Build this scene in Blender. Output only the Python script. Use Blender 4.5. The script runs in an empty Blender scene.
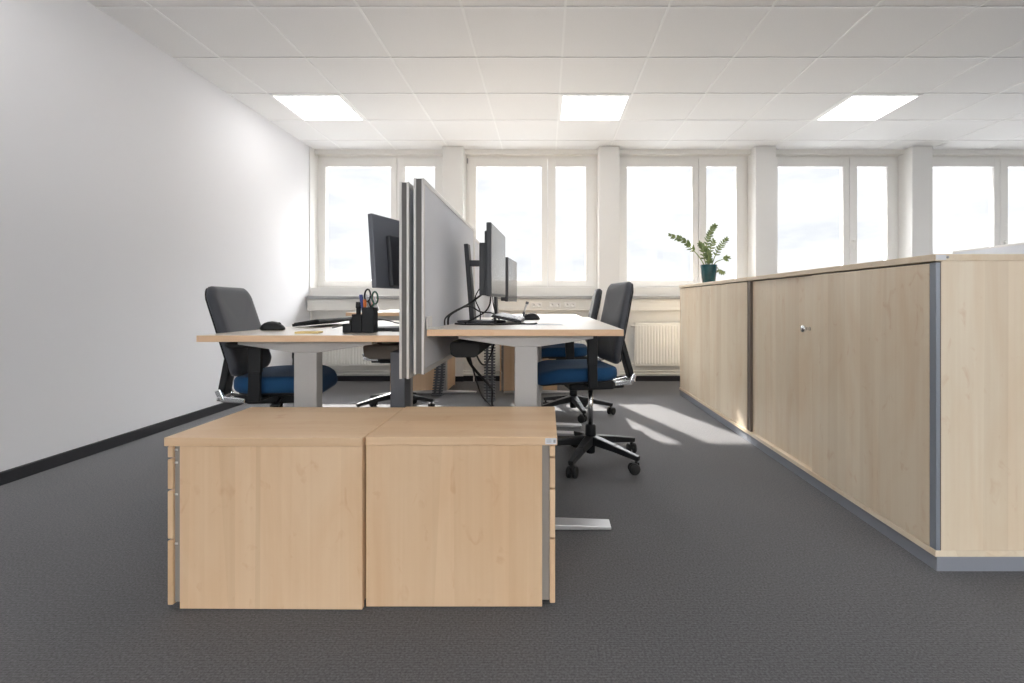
import bpy, bmesh, math, random
from mathutils import Vector, Matrix

PI = math.pi
R = math.radians
S = bpy.context.scene
COL = S.collection
random.seed(7)

# ------------------------------------------------------------------ camera
CAM_H = 0.91
cam_d = bpy.data.cameras.new('camera')
cam = bpy.data.objects.new('camera', cam_d)
COL.objects.link(cam)
cam.location = (0, 0, CAM_H)
cam.rotation_euler = (R(90), 0, 0)
cam_d.sensor_width = 36.0
cam_d.lens = 498.0 / 1024.0 * 36.0
cam_d.shift_x = -34.0 / 1024.0
cam_d.shift_y = -39.5 / 1024.0
cam_d.clip_start = 0.05
S.camera = cam

# ------------------------------------------------------------------ view + light
S.view_settings.view_transform = 'Standard'
S.view_settings.look = 'None'
S.view_settings.gamma = 1.0
S.view_settings.use_curve_mapping = False
S.view_settings.exposure = 0.40
S.cycles.max_bounces = 10
S.cycles.diffuse_bounces = 6
S.cycles.transparent_max_bounces = 16
S.cycles.sample_clamp_indirect = 6.0
S.cycles.use_denoising = True

SKY = 0.90            # horizon radiance
ZENITH = 21.0         # radiance of the high overcast sky
SKY_FILL = 4.5           # extra sky radiance added behind the camera, to light the front faces
GROUND = 3.0
SUN = 12.0
LAMP = 4.6           # ceiling panel diffuser radiance
LAMP_COL = (1.0, 0.99, 0.98)

W = bpy.data.worlds.new('world')
S.world = W
W.use_nodes = True
nt = W.node_tree
for n in list(nt.nodes):
    nt.nodes.remove(n)
wo = nt.nodes.new('ShaderNodeOutputWorld')
bg = nt.nodes.new('ShaderNodeBackground')
tc = nt.nodes.new('ShaderNodeTexCoord')
sep = nt.nodes.new('ShaderNodeSeparateXYZ')
nt.links.new(tc.outputs['Generated'], sep.inputs[0])
mp = nt.nodes.new('ShaderNodeMapping')
mp.inputs['Scale'].default_value = (2.2, 2.2, 7.0)
nt.links.new(tc.outputs['Generated'], mp.inputs[0])
cl = nt.nodes.new('ShaderNodeTexNoise')
cl.inputs['Scale'].default_value = 2.4
cl.inputs['Detail'].default_value = 5.0
cl.inputs['Roughness'].default_value = 0.55
nt.links.new(mp.outputs[0], cl.inputs['Vector'])
cr = nt.nodes.new('ShaderNodeValToRGB')
cr.color_ramp.elements[0].position = 0.36
cr.color_ramp.elements[0].color = (0.78, 0.80, 0.84, 1)
cr.color_ramp.elements[1].position = 0.60
cr.color_ramp.elements[1].color = (1.0, 1.0, 1.0, 1)
nt.links.new(cl.outputs['Fac'], cr.inputs[0])
el = nt.nodes.new('ShaderNodeValToRGB')          # radiance by elevation (sin of it), mapped from -1..1
mr = nt.nodes.new('ShaderNodeMapRange')
mr.inputs['From Min'].default_value = -1.0
mr.inputs['From Max'].default_value = 1.0
nt.links.new(sep.outputs['Z'], mr.inputs['Value'])
e = el.color_ramp.elements
MAXR = ZENITH
def g(v): return (v / MAXR, v / MAXR, v / MAXR, 1)
e[0].position = 0.0; e[0].color = g(GROUND)
e[1].position = 1.0; e[1].color = g(ZENITH)
a = e.new(0.49); a.color = g(GROUND)
a = e.new(0.505); a.color = g(SKY)
a = e.new(0.64); a.color = g(SKY * 1.05)
a = e.new(0.74); a.color = g(ZENITH * 0.85)
nt.links.new(mr.outputs[0], el.inputs[0])
mul = nt.nodes.new('ShaderNodeMix')
mul.data_type = 'RGBA'; mul.blend_type = 'MULTIPLY'
mul.inputs['Factor'].default_value = 1.0
nt.links.new(cr.outputs[0], mul.inputs['A'])
nt.links.new(el.outputs[0], mul.inputs['B'])
nt.links.new(mul.outputs['Result'], bg.inputs['Color'])
bg.inputs['Strength'].default_value = MAXR
# added unseen sky glow behind the camera, fill for faces turned towards it
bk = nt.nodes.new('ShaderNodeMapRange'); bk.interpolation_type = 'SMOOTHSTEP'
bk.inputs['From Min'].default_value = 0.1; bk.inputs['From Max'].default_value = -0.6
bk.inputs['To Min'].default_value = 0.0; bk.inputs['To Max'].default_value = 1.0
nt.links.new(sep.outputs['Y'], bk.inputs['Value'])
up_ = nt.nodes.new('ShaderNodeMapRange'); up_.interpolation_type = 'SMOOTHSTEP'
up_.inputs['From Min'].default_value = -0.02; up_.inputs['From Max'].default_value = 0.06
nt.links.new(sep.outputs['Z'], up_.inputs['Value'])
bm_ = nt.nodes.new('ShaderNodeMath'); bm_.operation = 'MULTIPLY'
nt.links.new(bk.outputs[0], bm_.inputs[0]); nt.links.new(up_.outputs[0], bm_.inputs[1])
sky_fill = nt.nodes.new('ShaderNodeMath'); sky_fill.operation = 'MULTIPLY'
sky_fill.inputs[1].default_value = SKY_FILL / MAXR
nt.links.new(bm_.outputs[0], sky_fill.inputs[0])
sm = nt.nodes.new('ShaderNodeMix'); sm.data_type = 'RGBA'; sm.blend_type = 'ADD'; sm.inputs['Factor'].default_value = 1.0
nt.links.new(mul.outputs['Result'], sm.inputs['A']); nt.links.new(sky_fill.outputs[0], sm.inputs['B'])
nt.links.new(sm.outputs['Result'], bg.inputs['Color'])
nt.links.new(bg.outputs[0], wo.inputs[0])

sun_d = bpy.data.lights.new('sun', 'SUN')
sun_d.energy = SUN
sun_d.angle = R(0.9)
sun_d.color = (1.0, 0.95, 0.88)
sun = bpy.data.objects.new('sun', sun_d)
COL.objects.link(sun)
sun.location = (-4, 12, 9)
SUN_DIR = Vector((0.3185, -0.948, -0.777)).normalized()
sun.rotation_euler = SUN_DIR.to_track_quat('-Z', 'Y').to_euler()

# ------------------------------------------------------------------ materials
def new_mat(name):
    m = bpy.data.materials.new(name)
    m.use_nodes = True
    t = m.node_tree
    return m, t, t.nodes['Principled BSDF']

def plain(name, col, rough=0.5, metal=0.0, spec=0.5, noise=None, bump=None, sheen=0.0):
    m, t, p = new_mat(name)
    p.inputs['Base Color'].default_value = (*col, 1)
    p.inputs['Roughness'].default_value = rough
    p.inputs['Metallic'].default_value = metal
    p.inputs['Specular IOR Level'].default_value = spec
    if sheen:
        p.inputs['Sheen Weight'].default_value = sheen
        p.inputs['Sheen Roughness'].default_value = 0.4
    if noise or bump:
        c = t.nodes.new('ShaderNodeTexCoord')
    if noise:
        sc, amt = noise
        n = t.nodes.new('ShaderNodeTexNoise')
        n.inputs['Scale'].default_value = sc
        n.inputs['Detail'].default_value = 3
        t.links.new(c.outputs['Object'], n.inputs['Vector'])
        r = t.nodes.new('ShaderNodeValToRGB')
        r.color_ramp.elements[0].position = 0.3
        r.color_ramp.elements[1].position = 0.7
        r.color_ramp.elements[0].color = (*[v * (1 - amt) for v in col], 1)
        r.color_ramp.elements[1].color = (*[min(1, v * (1 + amt)) for v in col], 1)
        t.links.new(n.outputs['Fac'], r.inputs[0])
        t.links.new(r.outputs[0], p.inputs['Base Color'])
    if bump:
        sc, st, dist = bump
        n2 = t.nodes.new('ShaderNodeTexNoise')
        n2.inputs['Scale'].default_value = sc
        n2.inputs['Detail'].default_value = 2
        t.links.new(c.outputs['Object'], n2.inputs['Vector'])
        b = t.nodes.new('ShaderNodeBump')
        b.inputs['Strength'].default_value = st
        b.inputs['Distance'].default_value = dist
        t.links.new(n2.outputs['Fac'], b.inputs['Height'])
        t.links.new(b.outputs[0], p.inputs['Normal'])
    return m

def wood(name, base, grain, rough=0.42, strength=1.0):
    """Maple laminate; grain = 0/1/2 for the axis the grain runs along."""
    m, t, p = new_mat(name)
    L = t.links.new
    c = t.nodes.new('ShaderNodeTexCoord')
    oi = t.nodes.new('ShaderNodeObjectInfo')
    add = t.nodes.new('ShaderNodeVectorMath'); add.operation = 'ADD'
    sc = t.nodes.new('ShaderNodeVectorMath'); sc.operation = 'SCALE'
    cmb = t.nodes.new('ShaderNodeCombineXYZ')
    for i in range(3):
        L(oi.outputs['Random'], cmb.inputs[i])
    L(cmb.outputs[0], sc.inputs[0]); sc.inputs['Scale'].default_value = 7.0
    L(c.outputs['Object'], add.inputs[0]); L(sc.outputs[0], add.inputs[1])
    def nz(across, along, scale, detail, dist=0.0):
        mpn = t.nodes.new('ShaderNodeMapping')
        v = [across] * 3; v[grain] = along
        mpn.inputs['Scale'].default_value = v
        L(add.outputs[0], mpn.inputs[0])
        n = t.nodes.new('ShaderNodeTexNoise')
        n.inputs['Scale'].default_value = scale
        n.inputs['Detail'].default_value = detail
        n.inputs['Distortion'].default_value = dist
        L(mpn.outputs[0], n.inputs['Vector'])
        return n.outputs['Fac']
    def ramp(src, p0, p1, c0, c1):
        r = t.nodes.new('ShaderNodeValToRGB')
        r.color_ramp.elements[0].position = p0; r.color_ramp.elements[1].position = p1
        r.color_ramp.elements[0].color = (*c0, 1); r.color_ramp.elements[1].color = (*c1, 1)
        L(src, r.inputs[0]); return r.outputs[0]
    def mulmix(a, b, f=1.0):
        x = t.nodes.new('ShaderNodeMix'); x.data_type = 'RGBA'; x.blend_type = 'MULTIPLY'
        x.inputs['Factor'].default_value = f
        L(a, x.inputs['A']); L(b, x.inputs['B']); return x.outputs['Result']
    k = strength
    # wide staves
    v = t.nodes.new('ShaderNodeMapping')
    s = [9.0] * 3; s[grain] = 0.10
    v.inputs['Scale'].default_value = s
    L(add.outputs[0], v.inputs[0])
    vo = t.nodes.new('ShaderNodeTexVoronoi'); vo.inputs['Scale'].default_value = 1.0
    L(v.outputs[0], vo.inputs['Vector'])
    bw = t.nodes.new('ShaderNodeRGBToBW'); L(vo.outputs['Color'], bw.inputs[0])
    stave = ramp(bw.outputs[0], 0.2, 0.8, [x * (1 - 0.055 * k * w) for x, w in zip(base, (0.9, 1.2, 1.6))], [min(1, x * (1 + 0.03 * k)) for x in base])
    fine = ramp(nz(60, 1.2, 1.0, 4, 0.4), 0.30, 0.70, (1 - 0.04 * k, 1 - 0.06 * k, 1 - 0.08 * k), (1, 1, 1))
    cloud = ramp(nz(6.0, 1.5, 1.0, 4, 1.0), 0.42, 0.72, (1, 1, 1), (1 - 0.06 * k, 1 - 0.12 * k, 1 - 0.18 * k))
    fleck = ramp(nz(12.0, 7.0, 1.4, 4, 1.2), 0.62, 0.74, (1, 1, 1), (1 - 0.08 * k, 1 - 0.15 * k, 1 - 0.20 * k))
    out = mulmix(mulmix(mulmix(stave, fine), cloud), fleck)
    L(out, p.inputs['Base Color'])
    p.inputs['Roughness'].default_value = rough
    p.inputs['Specular IOR Level'].default_value = 0.45
    return m

MAPLE = (0.79, 0.575, 0.375)
M = {}
M['wood_z'] = wood('maple_vertical', MAPLE, 2)
M['wood_x'] = wood('maple_across', MAPLE, 0)
M['wood_y'] = wood('maple_along', MAPLE, 1)
CABW = (0.86, 0.745, 0.585)  # same maple; the paler light on the cabinets is put into the colour
M['cab_z'] = wood('lit_maple_vertical', CABW, 2, rough=0.34)
M['cab_y'] = wood('lit_maple_along', CABW, 1)
DESKW = (0.86, 0.77, 0.66)  # same maple again, with the desktop sheen put into a paler base
M['desk_y'] = wood('desk_maple_sheen', DESKW, 1, rough=0.30, strength=0.7)
pp_ = M['desk_y'].node_tree.nodes['Principled BSDF']
pp_.inputs['Coat Weight'].default_value = 1.0
pp_.inputs['Coat Roughness'].default_value = 0.30
pp_.inputs['Coat IOR'].default_value = 1.6
M['edge'] = wood('maple_edge_band', (0.80, 0.56, 0.36), 0, strength=0.6)
M['edge_y'] = wood('maple_edge_band_along', (0.80, 0.56, 0.36), 1, strength=0.6)
M['white_wall'] = plain('white_wall_paint', (0.78, 0.78, 0.80), 0.75, spec=0.25, bump=(90, 0.05, 0.002))
M['back_paint'] = plain('cream_white_paint', (0.80, 0.785, 0.75), 0.6, spec=0.3, bump=(60, 0.04, 0.002))
M['pier_paint'] = plain('pier_paint', (0.80, 0.79, 0.77), 0.6, spec=0.3, bump=(60, 0.04, 0.002))
M['ceiling'] = plain('mineral_fibre_tile', (0.82, 0.818, 0.815), 0.9, spec=0.1, noise=(180, 0.025), bump=(260, 0.12, 0.002))
M['tbar'] = plain('white_ceiling_rail', (0.86, 0.86, 0.855), 0.5)
M['pvc'] = plain('white_window_pvc', (0.84, 0.825, 0.80), 0.35)
M['lacquer'] = plain('cream_radiator_lacquer', (0.85, 0.835, 0.785), 0.35)
M['duct'] = plain('cream_duct', (0.80, 0.78, 0.73), 0.45)
M['sill_grey'] = plain('grey_sill_edge', (0.36, 0.36, 0.36), 0.5, noise=(40, 0.06))
M['black_plastic'] = plain('black_plastic', (0.013, 0.014, 0.016), 0.45, spec=0.28)
M['black_gloss'] = plain('black_satin', (0.012, 0.013, 0.015), 0.42)
M['rubber'] = plain('black_rubber', (0.010, 0.010, 0.011), 0.7)
M['charcoal'] = plain('charcoal_metal', (0.13, 0.137, 0.155), 0.45, metal=0.3)
M['dark_groove'] = plain('dark_groove', (0.16, 0.152, 0.146), 0.7)
M['chrome'] = plain('polished_aluminium', (0.82, 0.83, 0.85), 0.2, metal=1.0)
M['alu'] = plain('satin_aluminium', (0.62, 0.62, 0.63), 0.4, metal=0.55)
M['alu_white'] = plain('pale_anodised_rail', (0.70, 0.68, 0.66), 0.42, metal=0.2)
M['leg_grey'] = plain('silver_grey_powder_coat', (0.47, 0.462, 0.455), 0.45, metal=0.15, noise=(300, 0.03))
M['plinth'] = plain('slate_grey_plinth', (0.29, 0.305, 0.345), 0.45, metal=0.1)
M['profile'] = plain('grey_blue_profile', (0.30, 0.325, 0.37), 0.4, metal=0.3)
M['brown_profile'] = plain('taupe_profile', (0.16, 0.125, 0.10), 0.5)
M['rail_grey'] = plain('grey_drawer_rail', (0.30, 0.27, 0.245), 0.5)
M['mon_back'] = plain('grey_monitor_back', (0.15, 0.16, 0.185), 0.4)
M['taupe'] = plain('taupe_steel', (0.16, 0.135, 0.115), 0.4, metal=0.2)
M['blue_fabric'] = plain('blue_seat_fabric', (0.015, 0.070, 0.17), 0.85, spec=0.25, noise=(350, 0.18), bump=(600, 0.3, 0.001), sheen=0.06)
M['dark_fabric'] = plain('charcoal_back_fabric', (0.050, 0.054, 0.066), 0.62, noise=(400, 0.12), bump=(700, 0.25, 0.001), sheen=0.2)
M['panel_fabric'] = plain('grey_screen_fabric', (0.66, 0.67, 0.71), 0.75, noise=(420, 0.05), bump=(700, 0.2, 0.001))
M['screen'] = plain('dark_display_glass', (0.02, 0.022, 0.026), 0.16, spec=0.9)
M['mon_body'] = plain('graphite_monitor_shell', (0.045, 0.048, 0.055), 0.45)
M['key_white'] = plain('light_grey_keys', (0.72, 0.73, 0.76), 0.4)
M['paper'] = plain('white_paper', (0.86, 0.86, 0.88), 0.7)
M['note'] = plain('yellow_note', (0.80, 0.62, 0.27), 0.7)
M['orange'] = plain('orange_plastic', (0.75, 0.20, 0.05), 0.4)
M['blue_pen'] = plain('blue_plastic', (0.07, 0.09, 0.30), 0.4)
M['green_grip'] = plain('dark_green_grip', (0.02, 0.09, 0.06), 0.4)
M['pot'] = plain('dark_teal_glaze', (0.015, 0.075, 0.085), 0.25, noise=(14, 0.25))
M['soil'] = plain('potting_soil', (0.035, 0.025, 0.018), 0.95, bump=(120, 0.8, 0.01))
M['stem'] = plain('pale_green_stem', (0.22, 0.27, 0.09), 0.5)
M['sticker'] = plain('pale_sticker', (0.72, 0.72, 0.74), 0.4)
M['skirting'] = plain('black_carpet_strip', (0.022, 0.022, 0.026), 0.9, bump=(400, 0.4, 0.002))
M['concrete'] = plain('pale_render', (0.6, 0.59, 0.57), 0.9, noise=(6, 0.05))

# leaf: a little translucent
m, t, p = new_mat('glossy_leaf')
p.inputs['Base Color'].default_value = (0.06, 0.095, 0.045, 1)
p.inputs['Roughness'].default_value = 0.35
tr = t.nodes.new('ShaderNodeBsdfTranslucent'); tr.inputs[0].default_value = (0.25, 0.31, 0.12, 1)
mx = t.nodes.new('ShaderNodeMixShader'); mx.inputs[0].default_value = 0.45
t.links.new(p.outputs[0], mx.inputs[1]); t.links.new(tr.outputs[0], mx.inputs[2])
t.links.new(mx.outputs[0], t.nodes['Material Output'].inputs[0])
M['leaf'] = m

# window glass: see-through sheet with fresnel reflection
m, t, p = new_mat('window_glass')
t.nodes.remove(p)
tb = t.nodes.new('ShaderNodeBsdfTransparent'); tb.inputs[0].default_value = (0.985, 0.99, 0.99, 1)
gb = t.nodes.new('ShaderNodeBsdfGlossy'); gb.inputs['Roughness'].default_value = 0.0
fr = t.nodes.new('ShaderNodeFresnel'); fr.inputs[0].default_value = 1.16
mx = t.nodes.new('ShaderNodeMixShader')
t.links.new(fr.outputs[0], mx.inputs[0]); t.links.new(tb.outputs[0], mx.inputs[1]); t.links.new(gb.outputs[0], mx.inputs[2])
t.links.new(mx.outputs[0], t.nodes['Material Output'].inputs[0])
M['glass'] = m

# lamp diffuser
m, t, p = new_mat('lamp_diffuser')
t.nodes.remove(p)
em = t.nodes.new('ShaderNodeEmission'); em.inputs[0].default_value = (*LAMP_COL, 1); em.inputs[1].default_value = LAMP
t.links.new(em.outputs[0], t.nodes['Material Output'].inputs[0])
M['diffuser'] = m

# carpet: charcoal loop pile with fine rows
m, t, p = new_mat('charcoal_loop_carpet')
L = t.links.new
c = t.nodes.new('ShaderNodeTexCoord')
n1 = t.nodes.new('ShaderNodeTexNoise'); n1.inputs['Scale'].default_value = 150; n1.inputs['Detail'].default_value = 3
n1.inputs['Roughness'].default_value = 0.7
L(c.outputs['Object'], n1.inputs['Vector'])
n3 = t.nodes.new('ShaderNodeTexNoise'); n3.inputs['Scale'].default_value = 1.4; n3.inputs['Detail'].default_value = 3
L(c.outputs['Object'], n3.inputs['Vector'])
wv = t.nodes.new('ShaderNodeTexWave'); wv.bands_direction = 'Y'; wv.inputs['Scale'].default_value = 38
wv.inputs['Distortion'].default_value = 1.5; wv.inputs['Detail'].default_value = 1; wv.inputs['Detail Scale'].default_value = 4
L(c.outputs['Object'], wv.inputs['Vector'])
r1 = t.nodes.new('ShaderNodeValToRGB')
CARPET = (0.100, 0.099, 0.104)
r1.color_ramp.elements[0].position = 0.30; r1.color_ramp.elements[0].color = (*[v * 0.55 for v in CARPET], 1)
r1.color_ramp.elements[1].position = 0.72; r1.color_ramp.elements[1].color = (*[v * 1.55 for v in CARPET], 1)
L(n1.outputs['Fac'], r1.inputs[0])
r2 = t.nodes.new('ShaderNodeValToRGB')
r2.color_ramp.elements[0].color = (0.86, 0.86, 0.86, 1); r2.color_ramp.elements[1].color = (1.08, 1.08, 1.08, 1)
L(wv.outputs['Fac'], r2.inputs[0])
r3 = t.nodes.new('ShaderNodeValToRGB')
r3.color_ramp.elements[0].position = 0.3; r3.color_ramp.elements[1].position = 0.7
r3.color_ramp.elements[0].color = (0.93, 0.93, 0.94, 1); r3.color_ramp.elements[1].color = (1.05, 1.04, 1.03, 1)
L(n3.outputs['Fac'], r3.inputs[0])
def mm(a, b):
    x = t.nodes.new('ShaderNodeMix'); x.data_type = 'RGBA'; x.blend_type = 'MULTIPLY'; x.inputs['Factor'].default_value = 1
    L(a, x.inputs['A']); L(b, x.inputs['B']); return x.outputs['Result']
L(mm(mm(r1.outputs[0], r2.outputs[0]), r3.outputs[0]), p.inputs['Base Color'])
p.inputs['Roughness'].default_value = 0.9
p.inputs['Specular IOR Level'].default_value = 0.15
p.inputs['Sheen Weight'].default_value = 0.15
bp = t.nodes.new('ShaderNodeBump'); bp.inputs['Strength'].default_value = 0.5; bp.inputs['Distance'].default_value = 0.004
L(n1.outputs['Fac'], bp.inputs['Height']); L(bp.outputs[0], p.inputs['Normal'])
M['carpet'] = m

# ------------------------------------------------------------------ mesh helpers
def BM():
    return bmesh.new()

def _merge(bm, tmp):
    me = bpy.data.meshes.new('tmp')
    tmp.to_mesh(me); tmp.free()
    bm.from_mesh(me)
    bpy.data.meshes.remove(me)

def box(bm, x0, x1, y0, y1, z0, z1, bev=0.0, seg=2, rot=None, mi=0):
    tmp = bmesh.new()
    bmesh.ops.create_cube(tmp, size=1.0)
    cx, cy, cz = (x0 + x1) / 2, (y0 + y1) / 2, (z0 + z1) / 2
    for v in tmp.verts:
        v.co = Vector((v.co.x * (x1 - x0), v.co.y * (y1 - y0), v.co.z * (z1 - z0)))
    if bev > 0:
        bmesh.ops.bevel(tmp, geom=list(tmp.edges), offset=bev, segments=seg, affect='EDGES', profile=0.5)
    if rot is not None:
        bmesh.ops.transform(tmp, matrix=rot, verts=tmp.verts)
    for v in tmp.verts:
        v.co += Vector((cx, cy, cz))
    for f in tmp.faces:
        f.material_index = mi
    _merge(bm, tmp)
    return bm

def bar(bm, a, b, wa, ha, wb=None, hb=None, bev=0.0, up=(0, 0, 1), mi=0):
    """tapered box bar from a to b; w across, h along 'up'."""
    wb = wa if wb is None else wb; hb = ha if hb is None else hb
    a = Vector(a); b = Vector(b)
    d = (b - a).normalized()
    up = Vector(up)
    s = d.cross(up)
    if s.length < 1e-4:
        s = d.cross(Vector((1, 0, 0)))
    s.normalize()
    u = s.cross(d).normalized()
    tmp = bmesh.new()
    vs = []
    for P, w, h in ((a, wa, ha), (b, wb, hb)):
        for sx, sz in ((-1, -1), (1, -1), (1, 1), (-1, 1)):
            vs.append(tmp.verts.new(P + s * (w / 2 * sx) + u * (h / 2 * sz)))
    for q in ((3, 2, 1, 0), (4, 5, 6, 7), (0, 1, 5, 4), (1, 2, 6, 5), (2, 3, 7, 6), (3, 0, 4, 7)):
        tmp.faces.new([vs[i] for i in q])
    bmesh.ops.recalc_face_normals(tmp, faces=list(tmp.faces))
    if bev > 0:
        bmesh.ops.bevel(tmp, geom=list(tmp.edges), offset=bev, segments=2, affect='EDGES', profile=0.5)
    for f in tmp.faces:
        f.material_index = mi
    _merge(bm, tmp)
    return bm

def lathe(bm, prof, c=(0, 0, 0), n=24, axis='z', rot=None, mi=0):
    tmp = bmesh.new()
    rings = []
    for r, z in prof:
        if r <= 1e-6:
            rings.append([tmp.verts.new((0, 0, z))])
        else:
            rings.append([tmp.verts.new((r * math.cos(2 * PI * k / n), r * math.sin(2 * PI * k / n), z)) for k in range(n)])
    for A, B in zip(rings, rings[1:]):
        for k in range(n):
            k2 = (k + 1) % n
            if len(A) == 1 and len(B) == 1: continue
            if len(A) == 1: tmp.faces.new((A[0], B[k], B[k2]))
            elif len(B) == 1: tmp.faces.new((A[k], A[k2], B[0]))
            else: tmp.faces.new((A[k], A[k2], B[k2], B[k]))
    if len(rings[0]) > 1: tmp.faces.new(list(reversed(rings[0])))
    if len(rings[-1]) > 1: tmp.faces.new(rings[-1])
    bmesh.ops.recalc_face_normals(tmp, faces=list(tmp.faces))
    if axis == 'x':
        bmesh.ops.transform(tmp, matrix=Matrix.Rotation(PI / 2, 4, 'Y'), verts=tmp.verts)
    elif axis == 'y':
        bmesh.ops.transform(tmp, matrix=Matrix.Rotation(-PI / 2, 4, 'X'), verts=tmp.verts)
    if rot is not None:
        bmesh.ops.transform(tmp, matrix=rot, verts=tmp.verts)
    for v in tmp.verts: v.co += Vector(c)
    for f in tmp.faces:
        f.material_index = mi; f.smooth = True
    _merge(bm, tmp)
    return bm

def tube(bm, pts, rad, n=8, smooth_pts=True, mi=0):
    pts = [Vector(q) for q in pts]
    if smooth_pts and len(pts) > 2:
        out = []
        P = [pts[0]] + pts + [pts[-1]]
        for i in range(1, len(P) - 2):
            for k in range(8):
                s = k / 8
                p0, p1, p2, p3 = P[i - 1], P[i], P[i + 1], P[i + 2]
                out.append(0.5 * ((2 * p1) + (-p0 + p2) * s + (2 * p0 - 5 * p1 + 4 * p2 - p3) * s * s + (-p0 + 3 * p1 - 3 * p2 + p3) * s ** 3))
        out.append(pts[-1]); pts = out
    tmp = bmesh.new()
    rings = []
    d0 = (pts[1] - pts[0]).normalized()
    s = d0.cross(Vector((0, 0, 1)))
    if s.length < 1e-3: s = d0.cross(Vector((1, 0, 0)))
    s.normalize()
    for i, q in enumerate(pts):
        d = (pts[min(i + 1, len(pts) - 1)] - pts[max(i - 1, 0)]).normalized()
        s = (s - d * s.dot(d)).normalized()
        u = d.cross(s)
        rr = rad(i / (len(pts) - 1)) if callable(rad) else rad
        rings.append([tmp.verts.new(q + (s * math.cos(2 * PI * k / n) + u * math.sin(2 * PI * k / n)) * rr) for k in range(n)])
    for A, B in zip(rings, rings[1:]):
        for k in range(n):
            tmp.faces.new((A[k], A[(k + 1) % n], B[(k + 1) % n], B[k]))
    tmp.faces.new(list(reversed(rings[0]))); tmp.faces.new(rings[-1])
    bmesh.ops.recalc_face_normals(tmp, faces=list(tmp.faces))
    for f in tmp.faces:
        f.smooth = True; f.material_index = mi
    _merge(bm, tmp)
    return bm

def rrect(hx, hy, r, n=40):
    """closed outline of a rounded rectangle, evenly walked."""
    out = []
    per = n // 4
    for q, (sx, sy) in enumerate(((1, 1), (-1, 1), (-1, -1), (1, -1))):
        for k in range(per):
            a = q * PI / 2 + (k / (per - 1)) * PI / 2
            out.append((sx * (hx - r) + r * math.cos(a), sy * (hy - r) + r * math.sin(a)))
    return out

def pad(bm, outline, layers, fn, mi=0):
    """stack of scaled outlines; layers = (scale, level); fn(u, v, level) -> xyz; ends closed by a vertex."""
    tmp = bmesh.new()
    rings = []
    for s, lv in layers:
        if s <= 1e-4: rings.append([tmp.verts.new(fn(0, 0, lv))])
        else: rings.append([tmp.verts.new(fn(u * s, v * s, lv)) for u, v in outline])
    n = len(outline)
    for A, B in zip(rings, rings[1:]):
        for k in range(n):
            k2 = (k + 1) % n
            if len(A) == 1: tmp.faces.new((A[0], B[k2], B[k]))
            elif len(B) == 1: tmp.faces.new((A[k], A[k2], B[0]))
            else: tmp.faces.new((A[k], A[k2], B[k2], B[k]))
    bmesh.ops.recalc_face_normals(tmp, faces=list(tmp.faces))
    for f in tmp.faces:
        f.smooth = True; f.material_index = mi
    _merge(bm, tmp)
    return bm

def obj(name, bm, mat, parent=None, smooth=False):
    me = bpy.data.meshes.new(name)
    bm.to_mesh(me); bm.free()
    for mm_ in (mat if isinstance(mat, (list, tuple)) else [mat]):
        me.materials.append(M[mm_] if isinstance(mm_, str) else mm_)
    if smooth:
        for q in me.polygons: q.use_smooth = True
    o = bpy.data.objects.new(name, me)
    COL.objects.link(o)
    if parent is not None: o.parent = parent
    return o

def obj_each(name, bm, mat, parent=None):
    """one object per loose piece of bm."""
    seen = set(); out = []
    bm.verts.ensure_lookup_table()
    for v0 in bm.verts:
        if v0.index in seen: continue
        stack = [v0]; isl = []
        seen.add(v0.index)
        while stack:
            v = stack.pop(); isl.append(v)
            for e_ in v.link_edges:
                w_ = e_.other_vert(v)
                if w_.index not in seen:
                    seen.add(w_.index); stack.append(w_)
        idx = {v.index: i for i, v in enumerate(isl)}
        fs = {f for v in isl for f in v.link_faces}
        me = bpy.data.meshes.new(name)
        me.from_pydata([v.co[:] for v in isl], [], [[idx[v.index] for v in f.verts] for f in fs])
        for p_, f in zip(me.polygons, fs): p_.use_smooth = f.smooth
        me.materials.append(M[mat])
        o = bpy.data.objects.new(name, me); COL.objects.link(o)
        if parent is not None: o.parent = parent
        out.append(o)
    bm.free()
    return out

def thing(name, label, cat, loc=(0, 0, 0), rz=0.0, group=None):
    o = bpy.data.objects.new(name, None)
    o.empty_display_size = 0.1
    COL.objects.link(o)
    o.location = loc; o.rotation_euler = (0, 0, rz)
    return tag(o, label, cat, group)

def tag(o, label, cat, group=None):
    o['label'] = label; o['category'] = cat
    if group: o['group'] = group
    return o

def struct(name, bm, mat, parent=None):
    o = obj(name, bm, mat, parent)
    if parent is None: o['kind'] = 'structure'
    return o

def dup(root, loc, rz=None, label=None, group=None):
    r = root.copy(); COL.objects.link(r)
    r.location = loc
    if rz is not None: r.rotation_euler = (0, 0, rz)
    if label: r['label'] = label
    if group: r['group'] = group
    for ch in list(root.children):
        c_ = ch.copy(); COL.objects.link(c_); c_.parent = r
        for gch in list(ch.children):
            d_ = gch.copy(); COL.objects.link(d_); d_.parent = c_
    return r

# ------------------------------------------------------------------ room shell
XL, XR = -2.72, 7.9
YB, YF = -3.6, 5.74            # wall behind the camera, parapet under the windows
YP = 5.70                      # pier faces
YW = 5.92                      # window plane
ZC = 2.695
PITCH, PIER_W = 1.793, 0.235
PIER0 = 0.7245
piers = [PIER0 + PITCH * k for k in range(-1, 5)]

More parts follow.
